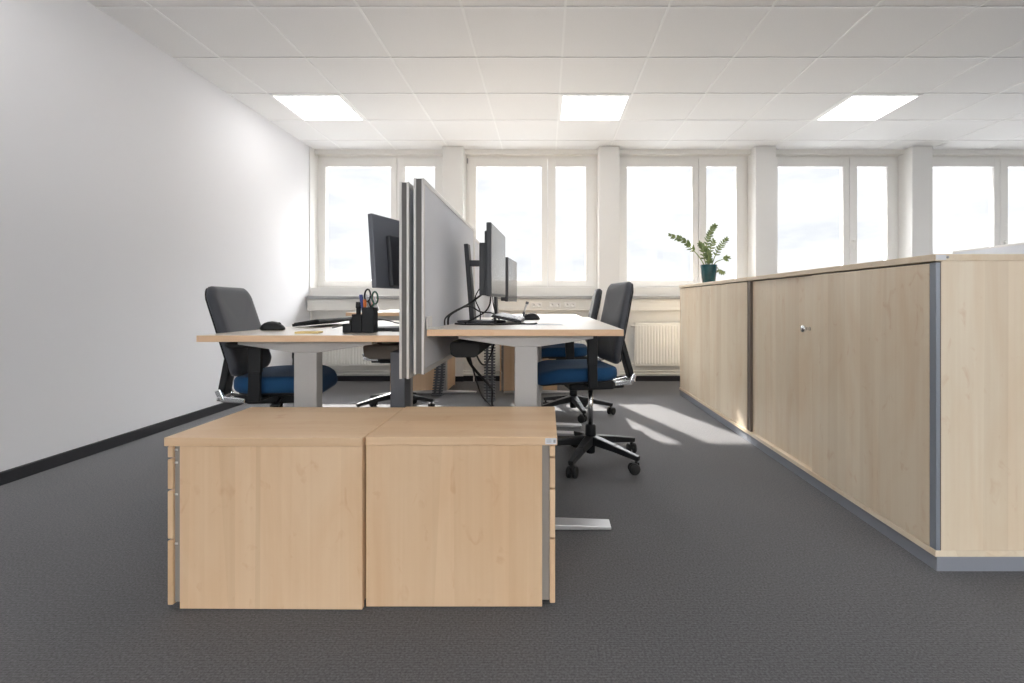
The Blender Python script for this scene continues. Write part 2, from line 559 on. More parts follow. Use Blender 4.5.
struct('floor', box(BM(), XL - 0.2, XR + 0.2, YB - 0.2, YF + 0.1, -0.1, 0.0), 'carpet')
struct('ceiling', box(BM(), XL - 0.2, XR + 0.2, YB - 0.2, 5.83, ZC, ZC + 0.12), 'ceiling')
struct('wall_left', box(BM(), XL - 0.2, XL, YB - 0.2, 6.15, 0, ZC), 'white_wall')
struct('wall_right', box(BM(), XR, XR + 0.2, YB - 0.2, 6.15, 0, ZC), 'white_wall')
b = box(BM(), XL, XR, YB - 0.2, YB, 0, 1.072)
box(b, XL, XR, YB - 0.2, YB, 2.657, ZC)
xe = XL
for k in range(5):  # openings for the added windows
    box(b, xe, -2.4 + k * 1.8, YB - 0.2, YB, 1.072, 2.657)
    xe = -2.4 + k * 1.8 + 1.558
box(b, xe, XR, YB - 0.2, YB, 1.072, 2.657)
struct('wall_behind', b, 'white_wall')
b = box(BM(), XL, XR, YF, 6.15, 0, 1.072)                                   # parapet
box(b, XL, XR, 5.83, 6.15, 2.645, ZC + 0.12)                                # lintel
struct('wall_back', b, 'back_paint')
b = BM()
for px_ in piers:
    box(b, px_ - PIER_W / 2, px_ + PIER_W / 2, YP, 6.15, 0, ZC, bev=0.004)
box(b, XL, XL + 0.012, 5.72, 6.15, 0, ZC)
box(b, piers[-1] + PITCH - PIER_W / 2, XR, YP, 6.15, 0, ZC)
struct('wall_back_piers', b, 'pier_paint')
struct('sun_cut_overhang', box(BM(), XL - 1, XR + 1, 6.15, 6.50, 2.70, 2.95), 'concrete')  # unseen slab, added to cut off the near edge of the sun patches

# ceiling rails (T-bars), grid of 0.625 m tiles
GX, GY, TS = 0.117, 4.263, 0.625
b = BM()
xs = [GX + TS * k for k in range(-20, 20) if XL < GX + TS * k < XR]
ys = [GY + TS * k for k in range(-20, 6) if YB < GY + TS * k < 5.8]
for x in xs: box(b, x - 0.0075, x + 0.0075, YB, 5.83, ZC - 0.004, ZC + 0.01)
for y in ys: box(b, XL, XR, y - 0.0075, y + 0.0075, ZC - 0.005, ZC + 0.01)
struct('ceiling_grid', b, 'tbar')

# baseboards
struct('baseboard_left', box(BM(), XL, XL + 0.022, YB, YF, 0, 0.064, bev=0.003), 'skirting')
b = BM()
box(b, XL + 0.022, XR, YF - 0.012, YF, 0, 0.06, bev=0.003)
for px_ in piers:
    box(b, px_ - PIER_W / 2 - 0.01, px_ + PIER_W / 2 + 0.01, YP - 0.012, YP, 0, 0.06, bev=0.003)
struct('baseboard_back', b, 'skirting')

# windows
def make_window(n, x0, y0=None, rz=0.0):
    w = 1.558
    root = bpy.data.objects.new('window_%d' % n, None)
    COL.objects.link(root); root.location = (x0, YW if y0 is None else y0, 0); root.rotation_euler = (0, 0, rz); root['kind'] = 'structure'
    z0, z1 = 1.072, 2.657
    b = BM()                                       # fixed frame
    box(b, 0, 0.045, 0.01, 0.09, z0, z1, 0.003); box(b, w - 0.045, w, 0.01, 0.09, z0, z1, 0.003)
    box(b, 0.045, w - 0.045, 0.01, 0.09, z1 - 0.045, z1, 0.003); box(b, 0.045, w - 0.045, 0.01, 0.09, z0, z0 + 0.04, 0.003)
    obj('frame', b, 'pvc', root)
    for a, c_, g0, g1 in ((0.03, 0.969, 0.121, 0.900), (0.973, w - 0.03, 1.066, 1.423)):
        b = BM()
        zb, zt, gz0, gz1 = z0 + 0.022, z1 - 0.03, 1.1715, 2.52
        box(b, a, g0, 0.0, 0.07, zb, zt, 0.006); box(b, g1, c_, 0.0, 0.07, zb, zt, 0.006)
        box(b, g0 - 0.006, g1 + 0.006, 0.001, 0.07, zb, gz0, 0.006); box(b, g0 - 0.006, g1 + 0.006, 0.001, 0.07, gz1, zt, 0.006)
        sash = obj('sash', b, 'pvc', root)
        obj('glass', box(BM(), g0 - 0.003, g1 + 0.003, 0.030, 0.034, gz0 - 0.003, gz1 + 0.003), 'glass', sash)
    b = BM()
    box(b, 0.998, 1.026, -0.008, 0.0, 1.585, 1.655, 0.003)
    lathe(b, [(0.009, 0), (0.009, 0.035)], (1.012, -0.035, 1.635), 12, 'y')
    box(b, 1.003, 1.021, -0.046, -0.033, 1.54, 1.645, 0.004)
    obj('handle', b, 'pvc', root)
    b = BM()
    for hx in (0.018, w - 0.018):
        for hz in (z1 - 0.10, z0 + 0.04):
            lathe(b, [(0.006, 0), (0.0075, 0.003), (0.0075, 0.057), (0.006, 0.06)], (hx, -0.002, hz), 10)
    obj_each('hinge', b, 'sill_grey', root)
    return root

for k in range(6):
    left = piers[0] + PITCH * (k - 1) + PIER_W / 2
    make_window(k + 1, left)
for k in range(5):  # added windows, unseen, bringing fill light in from behind the camera
    make_window(k + 7, -2.4 + k * 1.8 + 1.558, YB - 0.06, PI)
# note: window_1 sits between the left wall and the first pier

# sills and wall ducts between the piers
for k in range(6):
    a = piers[0] + PITCH * (k - 1) + PIER_W / 2 + 0.002
    c_ = a + PITCH - PIER_W - 0.004
    if k == 0: a = XL + 0.014
    b = box(BM(), a, c_, 5.62, 5.925, 0.955, 0.98, 0.003)
    box(b, a, c_, 5.62, 5.64, 0.945, 0.957, 0.002, mi=0)
    s = struct('trim_%d' % (k + 1), b, 'sill_grey')
    b = box(BM(), a, c_, 5.645, YF, 0.81, 0.944, 0.004)
    box(b, a, c_, 5.641, 5.645, 0.905, 0.938, 0.001); box(b, a, c_, 5.641, 5.645, 0.816, 0.846, 0.001)
    struct('wall_duct_%d' % (k + 1), b, 'duct')

# sockets on the middle duct and left duct
sock = None
for i, (x, lab) in enumerate(((-0.11, 'white double socket on wall duct, left of the far blue chair'), (0.10, 'white double socket on wall duct behind desk, second from the right'),
                              (0.27, 'white double socket on wall duct nearest the second pier'))):
    t_ = thing('power_socket', lab, 'socket', (x, 5.641, 0.876), 0, 'sockets on the wall duct')
    obj('face_plate', box(BM(), -0.065, 0.065, -0.006, 0, -0.028, 0.028, 0.003), 'pvc', t_)
    for sx in (-0.032, 0.032):
        obj('outlet', lathe(BM(), [(0.020, 0), (0.020, -0.001), (0.017, -0.001), (0.017, 0.0025), (0.0, 0.0025)], (sx, -0.0066, 0), 18, 'y'), 'pvc', t_)

# ------------------------------------------------------------------ ceiling lights
def ceiling_light(col, row, label, group):
    x = GX + TS * col; y = GY + TS * row
    t_ = thing('ceiling_light', label, 'ceiling light', (x + TS / 2, y + TS / 2, ZC - 0.0055), 0, group)
    h = TS / 2 - 0.008
    b = BM()
    i_ = h - 0.022
    box(b, -h, h, -h, -i_, -0.006, 0.0, 0.001); box(b, -h, h, i_, h, -0.006, 0.0, 0.001)
    box(b, -h, -i_, -i_, i_, -0.006, 0.0, 0.001); box(b, i_, h, -i_, i_, -0.006, 0.0, 0.001)
    obj('frame', b, 'tbar', t_)
    obj('diffuser', box(BM(), -i_, i_, -i_, i_, -0.004, -0.001), 'diffuser', t_)

for col, lab in ((-4, 'lit square ceiling panel nearest the left wall'), (0, 'lit square ceiling panel above the desk screens, middle of the three'),
                 (4, 'lit square ceiling panel above the long cabinets')):
    ceiling_light(col, 0, lab, 'lit ceiling panels by the windows')
ceiling_light(8, 0, 'lit square ceiling panel beyond the right edge of the view', 'lit ceiling panels out of view')
for row in (-4, -8, -12):
    for col in (-4, 0, 4, 8):
        ceiling_light(col, row, 'lit square ceiling panel nearer the back of the room, out of view', 'lit ceiling panels out of view')

# ------------------------------------------------------------------ radiators
def radiator(x0, x1, label):
    t_ = thing('radiator', label, 'radiator', ((x0 + x1) / 2, 5.66, 0.185), 0, 'radiators under the windows')
    hw = (x1 - x0) / 2; H = 0.482
    b = BM()
    n = int((x1 - x0) / 0.0333)
    box(b, -hw, hw, -0.022, -0.012, 0.0, H, 0.004)
    for k in range(n):
        cx = -hw + (k + 0.5) * (2 * hw / n)
        box(b, cx - 0.0115, cx + 0.0115, -0.031, -0.02, 0.022, H - 0.022, 0.005)
    obj('front_panel', b, 'lacquer', t_)
    obj('back_panel', box(BM(), -hw, hw, 0.035, 0.045, 0.0, H, 0.004), 'lacquer', t_)
    b = BM()
    box(b, -hw, hw, -0.020, 0.043, H - 0.006, H + 0.006, 0.002)
    box(b, -hw - 0.003, -hw + 0.002, -0.026, 0.045, 0.01, H, 0.002); box(b, hw - 0.002, hw + 0.003, -0.026, 0.045, 0.01, H, 0.002)
    obj('casing', b, 'lacquer', t_)
    b = BM()
    for sx in (-hw * 0.8, hw * 0.8): box(b, sx - 0.015, sx + 0.015, 0.043, 0.078, 0.05, H - 0.05)
    obj_each('wall_bracket', b, 'lacquer', t_)
    b = lathe(BM(), [(0.010, 0), (0.014, 0.006), (0.014, 0.04), (0.010, 0.045)], (-hw - 0.048, 0.005, H - 0.03), 12, 'x')
    obj('valve', b, 'alu_white', t_)
    b = BM()
    tube(b, [(-hw - 0.02, 0.006, 0.03), (-hw - 0.04, 0.006, 0.02), (-hw - 0.04, 0.006, -0.18)], 0.008, 8, False)
    obj('pipe', b, 'lacquer', t_)
for k, lab in enumerate(('cream ribbed radiator under the leftmost window, behind the left desk', 'cream ribbed radiator behind the right desks',
                         'cream ribbed radiator between the office chairs and the long cabinets', 'cream ribbed radiator behind the long cabinets')):
    x0 = piers[0] + PITCH * (k - 1) + PIER_W / 2 + 0.17
    radiator(x0, x0 + 1.2, lab)
b = BM()
tube(b, [(XL + 0.1, 5.715, 0.115), (6.0, 5.715, 0.115)], 0.011, 8, False)
tube(b, [(XL + 0.1, 5.715, 0.085), (6.0, 5.715, 0.085)], 0.011, 8, False)
struct('trim_7', b, 'lacquer')

# ------------------------------------------------------------------ pedestals
def sticker_label(parent, x0, x1, y, z0, z1, sg):
    """small plate on the face at y that looks along sg * Y."""
    o = obj('inventory_sticker', box(BM(), x0, x1, *sorted((y, y + sg * 0.0012)), z0, z1, 0.0003), 'sticker', parent)
    o['label'] = 'pale sticker'
    b = BM()
    ya, yb_ = sorted((y + sg * 0.0010, y + sg * 0.0015))
    box(b, x0 + (x1 - x0) * 0.10, x0 + (x1 - x0) * 0.28, ya, yb_, z0 + (z1 - z0) * 0.25, z1 - (z1 - z0) * 0.25)
    for q in range(3):
        zq = z0 + (z1 - z0) * (0.28 + 0.2 * q)
        box(b, x0 + (x1 - x0) * 0.45, x0 + (x1 - x0) * 0.88, ya, yb_, zq, zq + (z1 - z0) * 0.07)
    obj('print', b, 'sill_grey', o)

def pedestal(label, loc, rz=0.0, L_=0.587, Wd=0.43, H=0.51, group='drawer pedestals', sticker=False, hd=0.0):
    """drawer fronts at local -X; long side panel faces local -Y."""
    t_ = thing('drawer_pedestal', label, 'drawer pedestal', loc, rz, group)
    hl = L_ / 2; hw = Wd / 2
    obj('top', box(BM(), -hl, hl, -hw, hw, H - 0.026, H, 0.0025), 'wood_x', t_)
    x0 = -hl + 0.045
    for sy in (-1, 1):
        y = sy * (hw - 0.012)
        obj('side_panel', box(BM(), x0, hl - 0.001, y - 0.009, y + 0.009, 0.004, H - 0.0265, 0.001), 'wood_z', t_)
    b = BM()
    box(b, hl - 0.02, hl - 0.002, -hw + 0.022, hw - 0.022, 0.02, H - 0.027)
    box(b, x0 + 0.004, hl - 0.02, -hw + 0.022, hw - 0.022, 0.02, 0.04)
    obj('carcass', b, 'wood_z', t_)
    b = BM()
    box(b, x0 - 0.022, x0 + 0.0035, -hw + 0.014, hw - 0.014, 0.018, H - 0.028)
    obj('drawer_rails', b, 'rail_grey', t_)
    zs = [(0.012, 0.203), (0.208, 0.350), (0.355, 0.444), (0.449, H - 0.028)]
    for za, zb in zs:
        d = obj('drawer_front', box(BM(), -hl + 0.006, x0 - 0.0225, -hw + 0.006, hw - 0.006, za, zb, 0.003), 'wood_z', t_)
        b = BM()
        for sy in (-1, 1):
            lathe(b, [(0.004, 0), (0.004, 0.009)], (x0 - 0.022, sy * (hw - 0.016), zb - 0.012), 8, 'x')
        obj_each('grip_clip', b, 'alu_white', d)
    b = BM()
    for sx in (-1, 1):
        for sy in (-1, 1):
            lathe(b, [(0.018, 0.0), (0.018, 0.02)], (sx * (hl - 0.09), sy * (hw - 0.06), 0.0), 14)
    obj_each('glide_foot', b, 'rubber', t_)
    if sticker:
        sticker_label(t_, -hl + 0.002, -hl + 0.036, hw, H - 0.022, H - 0.004, 1)
    return t_
PY0 = 1.470
pedestal('light maple drawer pedestal in front, left of the pair', (-0.832, PY0 + 0.211, 0), R(-0.5))
# right of the pair is turned round, so its drawers look right
pr = pedestal('light maple drawer pedestal in front, right of the pair, sticker on its corner', (-0.2515, PY0 + 0.223, 0), PI, L_=0.570, sticker='back')
pedestal('maple drawer pedestal under the far right desk by the window', (-0.18, 5.24, 0), 0.0, group='drawer pedestals')
pedestal('maple drawer pedestal under the far left desk, behind the grey post', (-1.285, 5.23, 0), 0.0, group='drawer pedestals')

# ------------------------------------------------------------------ cabinets
CX = 1.314
def cabinet(label, y0, y1, two_doors, near_profile):
    t_ = thing('sliding_door_cabinet', label, 'cabinet', (CX, y0, 0), 0, 'long low cabinets')
    Ln = y1 - y0; D = 0.45; H = 1.072
    obj('top', box(BM(), -0.004, D, 0, Ln - 0.001, H - 0.024, H, 0.002), 'cab_y', t_)
    obj('plinth', box(BM(), 0.006, D - 0.02, 0.004 if near_profile else 0.0, Ln - 0.002, 0, 0.05, 0.001), 'plinth', t_)
    obj('bottom_board', box(BM(), -0.002, D, 0, Ln - 0.001, 0.051, 0.072, 0.001), 'cab_y', t_)
    b = box(BM(), 0.0225, D, 0.0, 0.019, 0.0725, H - 0.0245, 0.0008)
    if near_profile: box(b, 0.0176, 0.0235, 0.0, 0.018, 0.0725, H - 0.0245, 0.0003)
    obj('end_panel', b, 'cab_z', t_)
    obj('end_panel', box(BM(), 0.0225, D, Ln - 0.02, Ln - 0.001, 0.0725, H - 0.0245, 0.001), 'cab_z', t_)
    obj('back_panel', box(BM(), D - 0.008, D - 0.001, 0.0195, Ln - 0.0205, 0.0725, H - 0.0245), 'cab_z', t_)
    b = BM()
    box(b, 0.03, 0.05, 0.0195, Ln - 0.0205, H - 0.045, H - 0.0245)
    obj('slide_rail', b, 'brown_profile', t_)
    if near_profile:
        b = box(BM(), 0.0, 0.0215, 0.001, 0.0, 0, 0) if False else BM()
        box(b, 0.0005, 0.0148, 0.0002, 0.029, 0.0725, H - 0.0285, 0.0015)
        o = obj('grip_profile', b, 'profile', t_); o['label'] = 'grey blue metal profile'
        b = box(BM(), 0.0150, 0.0174, 0.0008, 0.0180, 0.0725, H - 0.0265)
        obj('shadow_strip', b, 'brown_profile', t_)
        ya = 0.030
    else:
        ya = 0.004
    if two_doors:
        ym = 2.463 - y0
        d1 = obj('sliding_door', box(BM(), 0.0, 0.017, ya, ym, 0.075, H - 0.030, 0.0015), 'cab_z', t_)
        d2 = obj('sliding_door', box(BM(), 0.0185, 0.0355, ym - 0.04, Ln - 0.05, 0.075, H - 0.030, 0.0015), 'cab_z', t_)
        b = BM()
        box(b, 0.004, 0.030, Ln - 0.049, Ln - 0.003, 0.0725, H - 0.028, 0.001)
        o = obj('grip_profile', b, 'brown_profile', t_); o['label'] = 'taupe brown metal profile'
        b = BM()                       # knob on the rear door, near the meeting edge
        yk = 2.515 - y0
        lathe(b, [(0.0, 0.0), (0.010, 0.0), (0.008, -0.006), (0.007, -0.022), (0.016, -0.027), (0.019, -0.034), (0.016, -0.041), (0.0, -0.043)], (0.0184, yk, 0.775), 20, 'x')
        obj('knob', b, 'chrome', d2)
    else:
        obj('sliding_door', box(BM(), 0.004, 0.021, ya, Ln - 0.018, 0.075, H - 0.030, 0.0015), 'cab_z', t_)
        b = box(BM(), 0.004, 0.022, Ln - 0.016, Ln - 0.003, 0.0725, H - 0.028, 0.001)
        obj('grip_profile', b, 'cab_z', t_)
    return t_
c1 = cabinet('near light maple cabinet with two sliding doors and a small chrome knob', 1.678, 3.262, True, True)
cabinet('far light maple cabinet under the potted plant', 3.264, 4.90, False, False)
# sticker and lock on the near top corner (front-facing end)
o = obj('inventory_sticker', box(BM(), 0.0, 0.034, -0.0012, 0.0, 1.052, 1.069, 0.0002), 'sticker', c1); o['label'] = 'pale sticker'
obj('lock', lathe(BM(), [(0.0045, 0), (0.0045, -0.0016), (0.0, -0.0016)], (0.039, 0.0, 1.061), 14, 'y'), 'sill_grey', c1)

# ------------------------------------------------------------------ desks
def desk(label, x0, x1, y0, y1, zt, tray_side, tray_mat):
    t_ = thing('sit_stand_desk', label, 'desk', ((x0 + x1) / 2, y0, 0), 0, 'sit stand desks')
    hw = (x1 - x0) / 2; Ln = y1 - y0
    top = obj('tabletop', box(BM(), -hw + 0.002, hw - 0.002, 0.002, Ln - 0.002, zt - 0.0255, zt, 0.0012), 'desk_y', t_)
    b = BM()
    box(b, -hw, hw, 0.0, 0.0022, zt - 0.0258, zt - 0.0008, 0.0008); box(b, -hw, hw, Ln - 0.0022, Ln, zt - 0.0258, zt - 0.0008, 0.0008)
    e1 = obj_each('edge_band', b, 'edge', top)
    b = BM()
    box(b, -hw, -hw + 0.0022, 0.0022, Ln - 0.0022, zt - 0.0258, zt - 0.0008, 0.0008); box(b, hw - 0.0022, hw, 0.0022, Ln - 0.0022, zt - 0.0258, zt - 0.0008, 0.0008)
    obj_each('edge_band', b, 'edge_y', top)
    zb = zt - 0.026
    b = BM()                                      # rails under the top, along the desk
    for sx in (-0.10, 0.10):
        box(b, sx - 0.02, sx + 0.02, 0.11, Ln - 0.11, zb - 0.032, zb - 0.001, 0.002)
    obj_each('under_rail', b, 'leg_grey', t_)
    for yl in (0.085, Ln - 0.115):
        lg = obj('leg', box(BM(), -0.046, 0.046, yl - 0.028, yl + 0.028, 0.021, zb - 0.038, 0.004), 'leg_grey', t_)
        # tapered arm under the top
        tmp = BM()
        prof = [(-0.27, zb - 0.001), (0.27, zb - 0.001), (0.27, zb - 0.014), (0.05, zb - 0.047), (-0.05, zb - 0.047), (-0.27, zb - 0.014)]
        A = [tmp.verts.new((px_, yl - 0.03, pz)) for px_, pz in prof]
        B = [tmp.verts.new((px_, yl + 0.03, pz)) for px_, pz in prof]
        tmp.faces.new(A); tmp.faces.new(list(reversed(B)))
        for k in range(6):
            tmp.faces.new((A[k], B[k], B[(k + 1) % 6], A[(k + 1) % 6]))
        bmesh.ops.recalc_face_normals(tmp, faces=list(tmp.faces))
        bmesh.ops.bevel(tmp, geom=list(tmp.edges), offset=0.002, segments=2, affect='EDGES', profile=0.5)
        obj('support_arm', tmp, 'leg_grey', lg)
        tmp = BM()
        fl = 0.34
        fy = yl - 0.01
        prof = [(-fl, 0.004), (fl, 0.004), (fl, 0.016), (0.07, 0.026), (-0.07, 0.026), (-fl, 0.016)]
        A = [tmp.verts.new((px_, fy - 0.036, pz)) for px_, pz in prof]
        B = [tmp.verts.new((px_, fy + 0.036, pz)) for px_, pz in prof]
        tmp.faces.new(A); tmp.faces.new(list(reversed(B)))
        for k in range(6):
            tmp.faces.new((A[k], B[k], B[(k + 1) % 6], A[(k + 1) % 6]))
        bmesh.ops.recalc_face_normals(tmp, faces=list(tmp.faces))
        bmesh.ops.bevel(tmp, geom=list(tmp.edges), offset=0.002, segments=2, affect='EDGES', profile=0.5)
        for sx in (-1, 1):
            lathe(tmp, [(0.02, 0.0), (0.02, 0.006)], (sx * (fl - 0.05), fy, 0.0), 14)
        obj('foot', tmp, 'alu', lg)
    # cable tray slung under the screen side
    if tray_mat:
        xc = tray_side * (hw - 0.165) - (0.046 if tray_side < 0 else 0.013)
        ys_ = 0.17 if tray_side < 0 else 0.31
        kw = 0.80 if tray_side < 0 else 1.0
        b = BM()
        tmp = BM()
        prof = [(-0.082, -0.048), (-0.072, -0.036), (0.075, -0.036), (0.082, -0.05), (0.078, -0.088), (0.055, -0.103), (-0.05, -0.103), (-0.076, -0.090)]
        A = [tmp.verts.new((xc + px_ * kw, ys_, zb + pz)) for px_, pz in prof]
        B = [tmp.verts.new((xc + px_ * kw, Ln - 0.25, zb + pz)) for px_, pz in prof]
        n = len(prof)
        tmp.faces.new(A); tmp.faces.new(list(reversed(B)))
        for k in range(n):
            tmp.faces.new((A[k], B[k], B[(k + 1) % n], A[(k + 1) % n]))
        bmesh.ops.recalc_face_normals(tmp, faces=list(tmp.faces))
        bmesh.ops.bevel(tmp, geom=list(tmp.edges), offset=0.006, segments=2, affect='EDGES', profile=0.5)
        for yy in (ys_ + 0.03, Ln - 0.30):
            box(tmp, xc - tray_side * 0.03 - 0.022, xc - tray_side * 0.03 + 0.022, yy - 0.02, yy + 0.02, zb - 0.04, zb - 0.001, 0.002)
        obj('cable_tray', tmp, tray_mat, t_)
    return t_
ZR, ZL, ZFL, ZFR = 0.803, 0.780, 0.835, 0.785
DY0, DY1 = 1.94, 3.53
desk('near right maple desk with a monitor, keyboard and mouse', -0.464, 0.303, DY0, DY1, ZR, -1, 'rubber')
desk('near left maple desk with the pen holder and black keyboard', -1.362, -0.570, DY0, DY1, ZL, 1, 'taupe')
desk('far right maple desk nearest the windows, behind the near right desk', -0.464, 0.303, 3.56, 5.10, ZFR, -1, None)
desk('far left maple desk nearest the windows, set slightly higher', -1.44, -0.635, 3.58, 5.10, ZFL, 1, None)

# ------------------------------------------------------------------ partitions
def partition(label, x0, x1, y0, y1, z0, z1, post=None, kind_group='grey fabric desk screens'):
    cx = (x0 + x1) / 2; hw = (x1 - x0) / 2; Ln = y1 - y0
    t_ = thing('desk_screen', label, 'desk screen', (cx, y0, 0), 0, kind_group)
    obj('fabric_panel', box(BM(), -hw + 0.003, hw - 0.003, 0.012, Ln - 0.012, z0 + 0.012, z1 - 0.012, 0.001), 'panel_fabric', t_)
    b = BM()
    for s in (-1, 1):                              # pale rails left and right of a dark groove
        a, c_ = (-hw, -hw + 0.009) if s < 0 else (hw - 0.009, hw)
        box(b, a, c_, 0, 0.020, z0, z1, 0.001); box(b, a, c_, Ln - 0.020, Ln, z0, z1, 0.001)
        box(b, a, c_, 0.020, Ln - 0.020, z1 - 0.020, z1, 0.001); box(b, a, c_, 0.020, Ln - 0.020, z0, z0 + 0.020, 0.001)
    obj('frame', b, 'alu_white', t_)
    b = BM()
    box(b, -hw + 0.0092, hw - 0.0092, 0.004, 0.012, z0 + 0.002, z1 - 0.002)
    box(b, -hw + 0.0092, hw - 0.0092, Ln - 0.012, Ln - 0.004, z0 + 0.002, z1 - 0.002)
    box(b, -hw + 0.0092, hw - 0.0092, 0.012, Ln - 0.012, z1 - 0.0115, z1 - 0.004)
    box(b, -hw + 0.0092, hw - 0.0092, 0.012, Ln - 0.012, z0 + 0.004, z0 + 0.0115)
    obj('edge_groove', b, 'dark_groove', t_)
    return t_
PA = partition('tall grey fabric desk screen with pale frame, left of the front two', -0.566, -0.529, 1.92, 3.30, 0.613, 1.374)
b = box(BM(), -0.1065, -0.0455, 0.17, 0.265, 0.012, 0.70, 0.004)
box(b, -0.13, 0.0, 0.145, 0.30, 0.0, 0.012, 0.003)
box(b, -0.047, -0.0186, 0.19, 0.245, 0.635, 0.69, 0.002)
o = obj('support_post', b, 'charcoal', PA); o['label'] = 'charcoal grey metal post'
PB = partition('tall grey fabric desk screen facing the near right monitor', -0.511, -0.471, 1.92, 3.27, 0.630, 1.389)
b = box(BM(), 0.0205, 0.075, 0.03, 0.11, ZR + 0.001, ZR + 0.007, 0.002)
box(b, 0.0205, 0.028, 0.03, 0.11, ZR + 0.001, ZR + 0.05, 0.002)
obj('desk_clamp', b, 'alu_white', PB)
P2 = partition('grey desk screen behind the front screen, between the far desks, right side', -0.511, -0.471, 3.285, 4.75, 0.60, 1.338)
P3 = partition('grey desk screen behind the front screens, between the far desks, left side', -0.566, -0.529, 3.315, 4.75, 0.60, 1.330)
for q, sx, zq in ((P2, 1, ZFR), (P3, -1, ZFL)):
    b = BM()
    xa, xb_ = sorted((sx * 0.0205, sx * 0.075))
    box(b, xa, xb_, 0.42, 0.50, zq + 0.001, zq + 0.007, 0.002)
    xa, xb_ = sorted((sx * 0.0205, sx * 0.028))
    box(b, xa, xb_, 0.42, 0.50, zq + 0.001, zq + 0.05, 0.002)
    obj('desk_clamp', b, 'alu_white', q)
P5 = partition('pale framed grey screen just showing above the cabinets at right edge', 4.45, 4.49, 3.95, 5.45, 0.62, 1.466)
b = box(BM(), -0.03, 0.03, 0.12, 0.18, 0.0, 0.623, 0.003); box(b, -0.03, 0.03, 1.32, 1.38, 0.0, 0.623, 0.003)
box(b, -0.25, 0.25, 0.12, 0.18, 0.0, 0.02, 0.003); box(b, -0.25, 0.25, 1.32, 1.38, 0.0, 0.02, 0.003)
obj_each('support_post', b, 'charcoal', P5)

# ------------------------------------------------------------------ monitors
def monitor(label, loc, rz, z_desk, zc, back='mon_body', shell=True, hd=0.074, w=0.515, h=0.35, pole_off=0.15, base_off=0.09, tilt=0.0, lean=0.03, pole_top=None):
    """local: screen looks along +X; width along Y."""
    t_ = thing('monitor', label, 'monitor', (loc[0], loc[1], z_desk), rz, 'desk monitors')
    rt = Matrix.Rotation(tilt, 4, 'Y')
    zc = zc - z_desk
    b = box(BM(), -0.024, 0.0, -w / 2, w / 2, -h / 2, h / 2, 0.004, rot=None)
    bmesh.ops.transform(b, matrix=Matrix.Translation((0, 0, zc)) @ rt, verts=b.verts)
    body = obj('casing', b, back, t_)
    b = box(BM(), 0.0002, 0.0012, -w / 2 + 0.006, w / 2 - 0.006, -h / 2 + 0.014, h / 2 - 0.006)
    bmesh.ops.transform(b, matrix=Matrix.Translation((0, 0, zc)) @ rt, verts=b.verts)
    obj('display', b, 'screen', t_)
    b = BM()
    if shell: box(b, -0.038, -0.0242, -w / 2 + 0.03, w / 2 - 0.03, -h / 2 + 0.004, h / 2 - 0.035, 0.005)
    box(b, -hd, -0.024, -0.17, 0.17, -h / 2 + 0.006, h / 2 - 0.085, 0.006)
    for k in range(7):
        box(b, -hd - 0.002, -hd + 0.002, -0.12 + k * 0.04 - 0.012, -0.12 + k * 0.04 + 0.012, h / 2 - 0.135, h / 2 - 0.128)
    bmesh.ops.transform(b, matrix=Matrix.Translation((0, 0, zc)) @ rt, verts=b.verts)
    obj('rear_housing', b, 'mon_body', t_)
    pt = (pole_top - z_desk) if pole_top else zc + 0.10
    b = BM()
    bar(b, (-pole_off, 0, 0.012), (-pole_off - lean, 0, pt), 0.075, 0.024, 0.060, 0.022, bev=0.004, up=(1, 0, 0))
    stand = obj('stand_pole', b, 'mon_body', t_)
    if pole_off + lean > 0.075:
        b = bar(BM(), (-pole_off - lean * 0.6 + 0.002, 0, zc), (-hd + 0.0005, 0, zc), 0.05, 0.030, bev=0.004)
        obj('swivel_arm', b, 'mon_body', stand)
    b = lathe(BM(), [(0.0, 0.0), (0.124, 0.0), (0.127, 0.004), (0.124, 0.010), (0.05, 0.013), (0.0, 0.013)], (-base_off, 0, 0.0005), 40)
    obj('stand_base', b, 'mon_body', t_)
    return t_
monitor('near right monitor on a slanted stand, facing the near right chair', (-0.246, 2.605), R(-2.7), ZR, 1.112, pole_off=0.136, base_off=0.092, lean=0.033, pole_top=1.213)
monitor('far right monitor, further back towards the windows', (-0.278, 4.17), R(-4.3), ZFR, 1.088, pole_off=0.136, base_off=0.058, lean=0.02, pole_top=1.16)
monitor('left monitor seen from behind, beside the tall desk screens', (-0.676, 2.365), R(180 - 17), ZL, 1.128, back='mon_back', shell=False, hd=0.046, h=0.318, pole_off=0.054, base_off=-0.03, tilt=R(4), lean=0.0, pole_top=1.05)

# ------------------------------------------------------------------ office chairs
def caster_bm(bm, c, ang):
    """twin wheel caster; c = point on the arm tip underside (x,y,z)."""
    x, y, z = c
    rotm = Matrix.Rotation(ang, 4, 'Z')
    wr = 0.030
    for s in (-1, 1):
        lathe(bm, [(0.0, -0.010), (wr * 0.55, -0.011), (wr - 0.004, -0.010), (wr, -0.006), (wr, 0.006), (wr - 0.004, 0.010), (0.0, 0.010)],
              Vector((x, y, wr)) + rotm @ Vector((0.012, s * 0.017, 0)), 20, 'y', rot=rotm)
    lathe(bm, [(0.0, 0.03), (0.008, 0.03), (0.008, z), (0.0, z)], (x, y, 0.0), 10)
    tmp = bmesh.new()
    tmp2 = box(BM(), -0.016, 0.034, -0.006, 0.006, 0.026, 0.060, 0.003)
    bmesh.ops.transform(tmp2, matrix=rotm, verts=tmp2.verts)
    for v in tmp2.verts: v.co += Vector((x, y, 0))
    _merge(bm, tmp2); tmp.free()
    return bm

